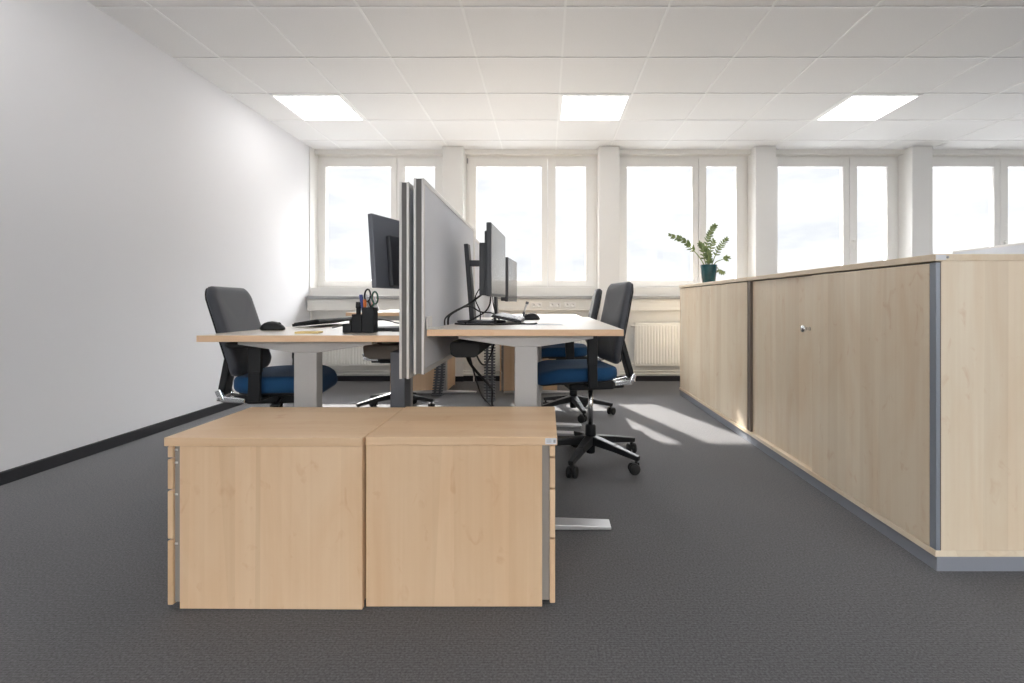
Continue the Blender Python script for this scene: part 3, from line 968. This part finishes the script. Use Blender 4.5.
def office_chair(label, loc, rz, seat_z=0.555, back_top=1.01, back_h=0.44, star=0.0, seat_front=0.318, recline=0.062, arm_z=0.768, back_x0=-0.133, drop=0.0, post_x=0.02, seat_rear=-0.115, group='blue seated office chairs'):
    """local: front = +X, floor at z 0."""
    t_ = thing('office_chair', label, 'office chair', (loc[0], loc[1], 0), rz, group)
    # base
    b = BM()
    lathe(b, [(0.0, 0.052), (0.024, 0.052), (0.027, 0.06), (0.027, 0.145), (0.031, 0.155), (0.030, 0.205), (0.026, 0.215), (0.0, 0.215)], (0, 0, 0), 24)
    obj('base_hub', b, 'black_plastic', t_)
    for k in range(5):
        a = star + k * 2 * PI / 5
        ca, sa = math.cos(a), math.sin(a)
        b = BM()
        bar(b, (ca * 0.022, sa * 0.022, 0.128), (ca * 0.17, sa * 0.17, 0.108), 0.052, 0.050, 0.040, 0.036, bev=0.006)
        bar(b, (ca * 0.165, sa * 0.165, 0.1085), (ca * 0.318, sa * 0.318, 0.082), 0.040, 0.036, 0.028, 0.026, bev=0.005)
        arm = obj('star_arm', b, 'black_gloss', t_)
        obj('caster', caster_bm(BM(), (ca * 0.302, sa * 0.302, 0.075), a + 1.1 + k * 0.7), 'rubber', arm)
    mz = seat_z - 0.128
    obj('gas_lift', lathe(BM(), [(0.014, 0.21), (0.014, mz)], (0, 0, 0), 20), 'chrome', t_)
    # mechanism
    b = BM()
    box(b, -0.12, 0.14, -0.075, 0.075, mz - 0.008, mz + 0.045, 0.012)
    box(b, -0.02, 0.20, -0.14, 0.14, mz + 0.038, mz + 0.056, 0.006)
    bar(b, (0.03, -0.07, mz + 0.02), (0.05, -0.19, mz + 0.012), 0.012, 0.010, bev=0.003)
    bar(b, (0.05, -0.18, mz + 0.012), (0.055, -0.225, mz + 0.010), 0.035, 0.012, bev=0.004)
    bar(b, (-0.10, 0, mz + 0.015), (-0.19, 0, mz + 0.010), 0.11, 0.042, 0.07, 0.034, bev=0.008)
    obj('tilt_mechanism', b, 'black_plastic', t_)
    # seat cushion
    xb = seat_rear
    cx = (seat_front + xb) / 2; hx = (seat_front - xb) / 2; hy = 0.232; th = 0.86
    out = rrect(hx, hy, 0.11, 56)
    zt = seat_z
    def seat_fn(u, v, lv):
        s = u / hx
        wf = -0.030 * max(0.0, s - 0.35) ** 2 / 0.42                   # waterfall front
        hip = 0.012 * (v / hy) ** 2 + 0.010 * max(0.0, -s - 0.3) ** 2
        taper = 1.0 - 0.05 * max(0.0, -s)
        dip = hip if lv > 0.05 else 0.0
        return (cx + u, v * taper, zt - 0.068 + lv * th + wf + dip * 0.8)
    lay = [(0, 0.0), (0.5, 0.0), (0.90, 0.002), (0.965, 0.010), (0.995, 0.025), (1.0, 0.040), (0.993, 0.056), (0.965, 0.070), (0.92, 0.0765), (0.84, 0.079), (0.6, 0.078), (0.3, 0.0765), (0, 0.076)]
    obj('seat', pad(BM(), out, lay, seat_fn), 'blue_fabric', t_)
    # seat shell
    lay = [(0, -0.018), (0.55, -0.018), (0.80, -0.013), (0.905, -0.004), (0.93, 0.006), (0.9, 0.008), (0, 0.004)]
    obj('seat_shell', pad(BM(), out, lay, seat_fn), 'black_plastic', t_)
    # backrest
    hz = back_h / 2; byw = 0.212
    zc = back_top - hz
    x_low = back_x0
    o2 = rrect(byw, hz, 0.042, 56)
    def back_x(v, h):
        s = (h + hz) / (2 * hz)
        lumbar = 0.020 * math.sin(min(1.0, s * 1.55) * PI) * (1 if s < 0.65 else 0.5)
        return x_low - recline * s - 0.012 * s * s + lumbar + 0.10 * v * v * 4 * 0.55
    def back_fn(u, v, lv):
        tp = 1.0 - 0.17 * max(0.0, v / hz) ** 2 - 0.10 * max(0.0, -v / hz) ** 2
        return (back_x(u, v) + lv, u * tp, zc + v + 0.012 * (1 - (u / byw) ** 2) * max(0.0, v / hz))
    lay = [(0, -0.020), (0.4, -0.020), (0.75, -0.020), (0.93, -0.018), (0.985, -0.012), (1.0, 0.0), (0.99, 0.012), (0.96, 0.019), (0.9, 0.0225), (0.75, 0.024), (0.5, 0.024), (0.25, 0.024), (0, 0.024)]
    obj('backrest', pad(BM(), o2, lay, back_fn), 'dark_fabric', t_)
    lay = [(0, -0.031), (0.4, -0.031), (0.7, -0.030), (0.9, -0.027), (0.955, -0.022), (0.955, -0.0185), (0.4, -0.0205), (0, -0.0205)]
    obj('back_shell', pad(BM(), o2, lay, back_fn), 'black_plastic', t_)
    # bracket and upright
    zk = mz + 0.012 - drop
    b = BM()
    for s in (-1, 1):
        bar(b, (-0.13, s * 0.040, zk + 0.006), (-0.232, s * 0.046, zk + 0.020), 0.022, 0.024, 0.022, 0.030, bev=0.005)
        bar(b, (-0.225, s * 0.046, zk + 0.012), (-0.246, s * 0.046, zk + 0.062), 0.022, 0.026, bev=0.005, up=(1, 0, 0))
    box(b, -0.250, -0.222, -0.058, 0.058, zk + 0.010, zk + 0.036, 0.008)
    obj('back_bracket', b, 'chrome', t_)
    b = BM()
    hb = -hz + 0.30 * 2 * hz
    xt = back_x(0, hb) - 0.055
    bar(b, (-0.240, 0, zk + 0.035), (xt - 0.005, 0, zc + hb), 0.085, 0.030, 0.075, 0.034, bev=0.008, up=(1, 0, 0))
    bar(b, (xt - 0.004, 0, zc + hb - 0.045), (xt + 0.030, 0, zc + hb - 0.04), 0.085, 0.07, bev=0.006)
    bar(b, (xt - 0.004, 0, zc + hb), (xt + 0.030, 0, zc + hb), 0.10, 0.06, bev=0.006)
    obj('back_upright', b, 'black_plastic', t_)
    # armrests
    for s in (-1, 1):
        b = BM()
        bar(b, (post_x, s * 0.12, mz + 0.045), (post_x, s * 0.258, mz + 0.050), 0.06, 0.018, bev=0.004)
        bar(b, (post_x, s * 0.262, mz + 0.040), (post_x + 0.004, s * 0.266, mz + 0.17), 0.050, 0.024, 0.048, 0.024, bev=0.006, up=(0, 1, 0))
        bar(b, (post_x + 0.004, s * 0.266, mz + 0.16), (post_x + 0.006, s * 0.268, arm_z - 0.02), 0.052, 0.030, 0.052, 0.028, bev=0.006, up=(0, 1, 0))
        am = obj('armrest', b, 'black_plastic', t_)
        b = pad(BM(), rrect(0.120, 0.042, 0.038, 40), [(0, 0.0), (0.88, 0.0), (0.97, 0.004), (1.0, 0.012), (0.97, 0.021), (0.9, 0.0245), (0.5, 0.026), (0, 0.026)],
                lambda u, v, lv, s=s: (post_x + 0.015 + u, s * 0.268 + v, arm_z - 0.024 + lv))
        obj('arm_pad', b, 'rubber', am)
    return t_

office_chair('blue seated office chair in front, pushed up to the near right desk', (0.254, 2.84), PI + R(10), 0.555, 1.018, 0.445, star=R(30 - 10) - PI, back_x0=-0.112, seat_front=0.33, post_x=0.058)
office_chair('blue seated office chair by the far right desk, partly behind the nearer chair', (0.222, 4.05), PI - R(2), 0.552, 1.010, 0.44, star=R(-6 + 2) - PI, arm_z=0.750)
office_chair('blue seated office chair at the near left desk, by the white wall', (-1.254, 2.345), R(9), 0.581, 0.975, 0.39, star=R(20), seat_front=0.225, seat_rear=-0.142, recline=0.09, arm_z=0.744, drop=0.015, post_x=-0.008)
office_chair('office chair mostly hidden behind the near left desk, at the far left desk', (-1.265, 4.18), R(6), 0.54, 0.965, 0.42, star=R(-70 - 6), recline=0.09, arm_z=0.757)

# ------------------------------------------------------------------ things on the right desk
def mouse(label, loc, rz):
    t_ = thing('computer_mouse', label, 'computer mouse', loc, rz, 'black computer mice')
    out = rrect(0.054, 0.031, 0.0305, 40)
    def fn(u, v, lv):
        s = u / 0.054
        hump = (1 - 0.35 * (s + 0.15) ** 2)
        return (u, v * (1 - 0.12 * max(0, s)), lv * hump)
    lay = [(0, 0.0005), (0.9, 0.0005), (0.98, 0.004), (1.0, 0.010), (0.96, 0.020), (0.86, 0.029), (0.66, 0.036), (0.38, 0.040), (0, 0.0415)]
    obj('shell', pad(BM(), out, lay, fn), 'black_plastic', t_)
    b = lathe(BM(), [(0.0, -0.003), (0.008, -0.003), (0.008, 0.003), (0.0, 0.003)], (0.028, 0, 0.0285), 14, 'y')
    obj('scroll_wheel', b, 'rubber', t_)
    return t_

def keyboard(label, loc, rz, key_mat, body_mat, tilt, Ln=0.44, D=0.145):
    """local: user at +X, long axis Y; rear (-X) lifted."""
    t_ = thing('keyboard', label, 'keyboard', loc, rz, 'desk keyboards')
    m_ = Matrix.Translation((D / 2, 0, 0.002)) @ Matrix.Rotation(tilt, 4, 'Y') @ Matrix.Translation((-D / 2, 0, 0))
    b = box(BM(), -D / 2, D / 2, -Ln / 2, Ln / 2, 0.0, 0.014, 0.003)
    bmesh.ops.transform(b, matrix=m_, verts=b.verts)
    obj('case', b, body_mat, t_)
    b = BM()
    for r in range(6):
        n = 18 if r else 7
        for k in range(n):
            w = (Ln - 0.02) / n
            y = -Ln / 2 + 0.01 + (k + 0.5) * w
            x = D / 2 - 0.014 - r * 0.0215
            if r == 0:
                pass
            box(b, x - 0.009, x + 0.009, y - w / 2 + 0.0012, y + w / 2 - 0.0012, 0.0135, 0.019, 0.0015, 1)
    bmesh.ops.transform(b, matrix=m_, verts=b.verts)
    obj('keycaps', b, key_mat, t_)
    b = BM()
    lift = math.sin(tilt) * D
    for s in (-1, 1):
        y = s * (Ln / 2 - 0.05)
        box(b, -D / 2 + 0.012, -D / 2 + 0.02, y - 0.02, y + 0.02, 0.0, max(0.004, lift * 0.95))
    obj_each('fold_out_foot', b, body_mat, t_)
    return t_

keyboard('keyboard with pale keys on the near right desk', (-0.195, 2.64, ZR + 0.0005), 0, 'key_white', 'black_plastic', R(12))
mouse('black mouse beyond the pale keyboard on the near right desk', (-0.090, 2.99, ZR), R(182))
mouse('black mouse on the near left desk, in front of the office chair', (-1.262, 2.30, ZL), R(8))
keyboard('black keyboard on the near left desk, seen edge on', (-1.215, 2.77, ZL + 0.0005), PI - R(4), 'black_plastic', 'black_plastic', R(9))

# pen stand on the far right desk
t_ = thing('desk_pen', 'thin grey pen leaning in its small holder, beyond the near right mouse', 'pen', (-0.178, 4.0, ZFR), 0)
obj('holder', lathe(BM(), [(0.0, 0), (0.035, 0), (0.035, 0.004), (0.012, 0.012), (0.010, 0.045), (0.0, 0.045)], (0, 0, 0), 20), 'charcoal', t_)
b = BM(); tube(b, [(0, 0, 0.03), (0.012, 0, 0.075), (0.026, 0, 0.115)], 0.009, 8)
obj('pen_barrel', b, 'alu', t_)
obj('pen_cap', bar(BM(), (0.024, 0, 0.108), (0.030, 0, 0.128), 0.026, 0.024, bev=0.003), 'charcoal', t_)

# papers
def sheet(label, loc, rz, w=0.21, l=0.297, n=1, mat='paper', name='paper_sheet'):
    b = BM()
    for k in range(n):
        r_ = Matrix.Rotation(random.uniform(-0.05, 0.05), 4, 'Z')
        box(b, -w / 2, w / 2, -l / 2, l / 2, 0.0003 + k * 0.0009, 0.0011 + k * 0.0009, rot=r_)
    o = obj(name, b, mat)
    o.location = loc; o.rotation_euler = (0, 0, rz)
    return tag(o, label, 'paper')
sheet('white papers on the near left desk, between keyboard and pen holder', (-0.815, 2.50, ZL), R(20), n=3)
sheet('white papers on the near right desk, under the pale keyboard edge', (-0.02, 2.36, ZR), R(96), w=0.13, l=0.19, n=1)
o = obj('sticky_notes', box(BM(), -0.046, 0.046, -0.03, 0.03, 0.0005, 0.008, 0.0008), 'note'); o.location = (-0.985, 2.07, ZL); o.rotation_euler = (0, 0, R(4))
tag(o, 'flat yellow pad of sticky notes at the front edge of the left desk', 'sticky notes')

# unidentified dark item by the screen on the left desk, given a phone shape
t_ = thing('phone_like_item', 'dark low telephone on the left desk beside the tall screens', 'device', (-0.70, 2.96, ZL), R(10))
b = BM()
bar(b, (-0.07, 0, 0.010), (0.06, 0, 0.022), 0.15, 0.016, 0.15, 0.03, bev=0.004)
obj('body', b, 'black_plastic', t_)
b = BM()
for r in range(4):
    for k in range(3):
        box(b, -0.045 + r * 0.022, -0.029 + r * 0.022, -0.01 + k * 0.024, 0.008 + k * 0.024, 0.021 + r * 0.003, 0.026 + r * 0.003, 0.001, 1)
obj('keypad', b, 'sill_grey', t_)
b = BM(); tube(b, [(-0.075, -0.055, 0.028), (-0.02, -0.055, 0.045), (0.05, -0.055, 0.044)], 0.012, 10)
obj('handset', b, 'black_plastic', t_)

# pen organiser
OX, OY = -0.770, 2.12
t_ = thing('pen_organiser', 'black stepped pen holder at the front of the left desk', 'pen holder', (OX, OY, ZL), 0)
def cup(x, y, w, d, h, th=0.003):
    b = BM()
    box(b, x - w / 2, x + w / 2, y - d / 2, y + d / 2, 0.0005, 0.004, 0.001)
    box(b, x - w / 2, x - w / 2 + th, y - d / 2, y + d / 2, 0.0005, h, 0.001); box(b, x + w / 2 - th, x + w / 2, y - d / 2, y + d / 2, 0.0005, h, 0.001)
    box(b, x - w / 2, x + w / 2, y - d / 2, y - d / 2 + th, 0.0005, h, 0.001); box(b, x - w / 2, x + w / 2, y + d / 2 - th, y + d / 2, 0.0005, h, 0.001)
    return b
obj('clip_tray', cup(-0.067, 0.0, 0.038, 0.05, 0.038), 'black_plastic', t_)
obj('short_cup', cup(-0.0265, 0.0, 0.042, 0.05, 0.078), 'black_plastic', t_)
obj('tall_cup', cup(0.0205, 0.0, 0.051, 0.05, 0.108), 'black_plastic', t_)
# contents (each its own thing)
def pen(name, label, p0, p1, r, mat, capmat=None, cat='pen'):
    p0 = Vector(p0); p1 = Vector(p1)
    b = BM(); d = p1 - p0
    tube(b, [p0, p0 + d * 0.08, p0 + d * 0.5, p1], lambda s: r if s > 0.07 else r * (0.4 + 8 * s), 10, False)
    t2 = thing(name, label, cat, (OX, OY, ZL), 0, 'pens in the black pen holder')
    obj('barrel', b, mat, t2)
    if capmat:
        b = BM(); tube(b, [p0 + d * 0.80, p1 + d * 0.02], r * 1.25, 10, False)
        obj('cap', b, capmat, t2)
    return t2
pen('marker_pen', 'thick black marker standing in the short cup of the pen holder', (-0.030, 0.0, 0.006), (-0.027, 0.0, 0.128), 0.0095, 'black_plastic', 'rubber', 'marker')
pen('ballpoint_pen', 'blue pen leaning left out of the pen holder, front one', (0.006, -0.010, 0.008), (-0.014, -0.012, 0.158), 0.0055, 'blue_pen', 'blue_pen')
pen('ballpoint_pen', 'white pen leaning left out of the pen holder', (0.016, 0.012, 0.008), (-0.007, 0.010, 0.164), 0.0055, 'paper', 'paper')
pen('highlighter', 'orange pen standing in the pen holder below the scissors', (0.008, -0.016, 0.008), (0.004, -0.016, 0.138), 0.0055, 'orange', 'orange')
pen('pencil', 'pale pink pencil standing upright between the scissor handles', (0.027, 0.018, 0.008), (0.025, 0.017, 0.165), 0.0045, plain('pink_lacquer', (0.75, 0.35, 0.28), 0.5))
t2 = thing('scissors', 'black scissors standing in the pen holder with loop handles upward', 'scissors', (OX, OY, ZL), 0)
for s, xc, zt in ((-1, 0.010, 0.188), (1, 0.042, 0.178)):
    b = BM()
    pts = []
    for k in range(17):
        a = 2 * PI * k / 16
        pts.append((xc + 0.0125 * math.cos(a) - s * 0.001 * math.sin(a), 0.0, zt - 0.030 + 0.026 * math.sin(a)))
    tube(b, pts, 0.0036, 8, False)
    bar(b, (xc + s * -0.004, 0.0, zt - 0.054), (0.027 - s * 0.002, 0.0, 0.100), 0.010, 0.008, bev=0.002)
    obj('handle', b, 'black_plastic' if s < 0 else 'green_grip', t2)
    obj('blade', bar(BM(), (0.027 - s * 0.002, s * 0.002, 0.104), (0.027 + s * 0.003, s * 0.002, 0.012), 0.011, 0.002, 0.003, 0.002), 'chrome', t2)

# ------------------------------------------------------------------ cables
def cable(label, pts, r=0.0032, mat='rubber', group=None, name='cable'):
    r *= 1.25
    b = BM(); tube(b, pts, r, 8)
    o = obj(name, b, mat)
    return tag(o, label, 'cable', group)
z = ZR + 0.004
G = 'black cables behind the near right monitor'
cable('thick black cable arching from the screen foot to the slanted stand', [(-0.445, 2.26, z), (-0.44, 2.28, 0.85), (-0.40, 2.40, 0.885), (-0.385, 2.48, 0.90), (-0.34, 2.55, 0.94), (-0.29, 2.60, 0.985)], 0.0042, group=G)
cable('thin black cable looping outermost towards the grey screen', [(-0.452, 2.22, z), (-0.448, 2.24, 0.842), (-0.41, 2.36, 0.878), (-0.372, 2.46, 0.887), (-0.33, 2.52, 0.86), (-0.28, 2.62, 0.85), (-0.25, 2.72, z)], 0.003, group=G)
cable('black cable hanging straight from the monitor back, right one', [(-0.278, 2.58, 0.955), (-0.272, 2.57, 0.90), (-0.262, 2.56, 0.86), (-0.27, 2.60, 0.825), (-0.31, 2.66, z)], 0.0028, group=G)
cable('black cable hanging from the monitor back, crossing behind the stand', [(-0.288, 2.60, 0.955), (-0.292, 2.59, 0.90), (-0.315, 2.58, 0.86), (-0.36, 2.53, 0.83), (-0.40, 2.46, z)], 0.0032, group=G)
cable('thin cable rising steeply beside the slanted stand', [(-0.298, 2.62, 1.06), (-0.34, 2.60, 0.99), (-0.372, 2.62, 0.93), (-0.352, 2.66, 0.86), (-0.36, 2.72, z)], 0.0024, group=G)
cable('black cable lying along the desk in front of the round stand base', [(-0.43, 2.36, z), (-0.38, 2.31, z), (-0.30, 2.295, z), (-0.20, 2.31, z), (-0.12, 2.36, z), (-0.10, 2.375, z)], 0.0034, group=G)
cable('short black cable curling by the pale keyboard corner', [(-0.115, 2.345, z), (-0.085, 2.33, z), (-0.06, 2.335, z), (-0.045, 2.36, z + 0.002), (-0.052, 2.385, z)], 0.003, group=G)
G = 'cables on the left desk'
z = ZL + 0.0035
cable('thin black cable wandering over papers on the left desk, front one', [(-1.00, 2.33, z + 0.006), (-0.94, 2.38, z + 0.018), (-0.86, 2.33, z + 0.008), (-0.80, 2.22, z + 0.004), (-0.72, 2.26, z + 0.006), (-0.62, 2.30, z)], 0.0022, group=G)
cable('thin black cable at the rear of the left desk papers', [(-1.02, 2.85, z + 0.004), (-0.95, 2.80, z + 0.03), (-0.86, 2.76, z + 0.02), (-0.80, 2.70, z + 0.012), (-0.66, 2.74, z)], 0.0024, group=G)
cable('loose black cable lying towards the tall screens on left desk', [(-0.78, 2.16, z), (-0.70, 2.20, z), (-0.66, 2.17, z), (-0.60, 2.19, z)], 0.0022, group=G)
G = 'cables hanging below the near right desk'
cable('thick black cable dropping from under-desk tray to the floor', [(-0.40, 2.45, 0.68), (-0.39, 2.60, 0.58), (-0.37, 3.2, 0.38), (-0.42, 3.9, 0.22), (-0.46, 4.25, 0.04), (-0.46, 4.35, 0.006)], 0.006, group=G)
cable('thin black cable hanging in a loop under the tray', [(-0.37, 2.55, 0.68), (-0.37, 2.72, 0.60), (-0.375, 2.95, 0.54), (-0.38, 3.2, 0.52), (-0.37, 3.4, 0.57), (-0.35, 3.5, 0.68)], 0.004, group=G)
cable('thin black cable hanging nearest the grey screen under the tray', [(-0.41, 2.60, 0.68), (-0.415, 2.8, 0.55), (-0.43, 3.3, 0.30), (-0.45, 3.9, 0.12), (-0.47, 4.3, 0.006)], 0.004, group=G)

# jointed cable guides
def cable_spine(label, x, y, z1, sway):
    b = BM()
    n = int(z1 / 0.026)
    for k in range(n):
        s = k / n
        zz = 0.012 + k * 0.026
        ox = x + sway * math.sin(s * PI)
        box(b, ox - 0.052, ox + 0.052, y - 0.018, y + 0.018, zz, zz + 0.013, 0.004)
        box(b, ox - 0.034, ox - 0.014, y - 0.022, y + 0.022, zz - 0.006, zz + 0.022, 0.003); box(b, ox + 0.014, ox + 0.034, y - 0.022, y + 0.022, zz - 0.006, zz + 0.022, 0.003)
    box(b, x - 0.05, x + 0.05, y - 0.05, y + 0.05, 0.0, 0.012, 0.003)
    o = obj('cable_guide', b, 'charcoal')
    return tag(o, label, 'cable guide', 'jointed cable guides under the far desks')
cable_spine('dark jointed cable guide hanging upright behind the right cable tray', -0.52, 4.60, 0.59, 0.0)
cable_spine('dark jointed cable guide by the wooden pedestal behind the grey post', -1.06, 4.86, 0.80, 0.03)

# ------------------------------------------------------------------ plant
PX, PYY, PZ = 1.464, 4.48, 1.072
t_ = thing('potted_plant', 'potted plant with arching glossy leaves on the far end of the cabinets', 'plant', (PX, PYY, PZ), 0)
b = lathe(BM(), [(0.0, 0.0005), (0.052, 0.0005), (0.056, 0.006), (0.066, 0.10), (0.072, 0.166), (0.072, 0.172), (0.066, 0.172), (0.064, 0.155), (0.0, 0.155)], (0, 0, 0), 32)
obj('pot', b, 'pot', t_)
obj('soil', lathe(BM(), [(0.0635, 0.1555), (0.05, 0.160), (0.0, 0.163)], (0, 0, 0), 24), 'soil', t_)
def leaf(bm, p, d, up, L_, w):
    d = Vector(d).normalized(); up = Vector(up)
    s = d.cross(up)
    if s.length < 1e-3: s = d.cross(Vector((1, 0, 0)))
    s.normalize(); u = s.cross(d)
    rows = []
    for k in range(7):
        q = k / 6
        hw = w * (math.sin(PI * min(1, q * 0.94 + 0.05)) ** 0.8) * (1 - 0.25 * q)
        c_ = p + d * (L_ * q) - u * (0.12 * L_ * q * q)
        rows.append([bm.verts.new(c_ - s * hw + u * hw * 0.25), bm.verts.new(c_), bm.verts.new(c_ + s * hw + u * hw * 0.25)])
    for A, B in zip(rows, rows[1:]):
        for k in range(2):
            f = bm.faces.new((A[k], A[k + 1], B[k + 1], B[k])); f.smooth = True
def frond(pts, n, L_, w, dens=1.0, start=0.35, droop=0.0):
    pts = [Vector(q) for q in pts]
    b = BM()
    tube(b, pts, lambda s: 0.0055 * (1 - 0.6 * s), 8)
    st = obj('stem', b, 'stem', t_)
    # sample the curve
    P = [pts[0]] + pts + [pts[-1]]
    smp = []
    for i in range(1, len(P) - 2):
        for k in range(12):
            s = k / 12
            p0, p1, p2, p3 = P[i - 1], P[i], P[i + 1], P[i + 2]
            smp.append(0.5 * ((2 * p1) + (-p0 + p2) * s + (2 * p0 - 5 * p1 + 4 * p2 - p3) * s * s + (-p0 + 3 * p1 - 3 * p2 + p3) * s ** 3))
    smp.append(pts[-1])
    b = BM()
    m_ = len(smp) - 1
    for k in range(n):
        s = start + (1 - start) * k / (n - 1)
        i = min(m_, int(s * m_))
        q = smp[i]; d = (smp[min(m_, i + 1)] - smp[max(0, i - 1)]).normalized()
        side = d.cross(Vector((0, -1, 0.25))).normalized()
        for sg in (-1, 1):
            dd = d * 0.75 + side * sg * (0.85 if k < n - 1 else 0.3) + Vector((random.uniform(-.15, .15), random.uniform(-.35, .15), random.uniform(-.15, .15)))
            leaf(b, q, dd, (random.uniform(-.3, .3), -0.8, 0.6), L_ * random.uniform(0.8, 1.12) * (1 - 0.25 * s), w * random.uniform(0.85, 1.1))
    obj('leaflets', b, 'leaf', st)
k = 4.48 / 498.0
def pp(x, y, dy=0.0):      # a point on the plant, as right/up metres from the pot
    return ((x - 708.5) * k, dy, (284 - y) * k)
frond([pp(705, 267), pp(699, 257), pp(690, 247), pp(682, 240), pp(671, 236)], 13, 0.054, 0.0125, start=0.40)
frond([pp(708, 267), pp(706, 255), pp(707, 242), pp(710, 233), pp(714, 227)], 11, 0.052, 0.0125, start=0.38)
frond([pp(711, 267), pp(714, 258), pp(718, 250), pp(722, 244), pp(725, 240, -0.02)], 9, 0.050, 0.011, start=0.35)
frond([pp(712, 267), pp(716, 262), pp(722, 259.5), pp(726.5, 258.5)], 4, 0.055, 0.009, start=0.75)
frond([pp(713, 266), pp(716.5, 267), pp(718, 271, -0.03), pp(720, 273, -0.05)], 4, 0.045, 0.010, start=0.6)
frond([pp(706, 267, -0.02), pp(702, 258, -0.05), pp(700, 250, -0.07), pp(697, 246, -0.08)], 7, 0.055, 0.015, start=0.3)
frond([pp(709, 267, 0.02), pp(710, 258, 0.05), pp(713, 248, 0.07), pp(716, 241, 0.08)], 7, 0.052, 0.013, start=0.35)
frond([pp(708, 267, -0.02), pp(707, 260, -0.05), pp(704, 253, -0.07)], 6, 0.055, 0.016, start=0.25)
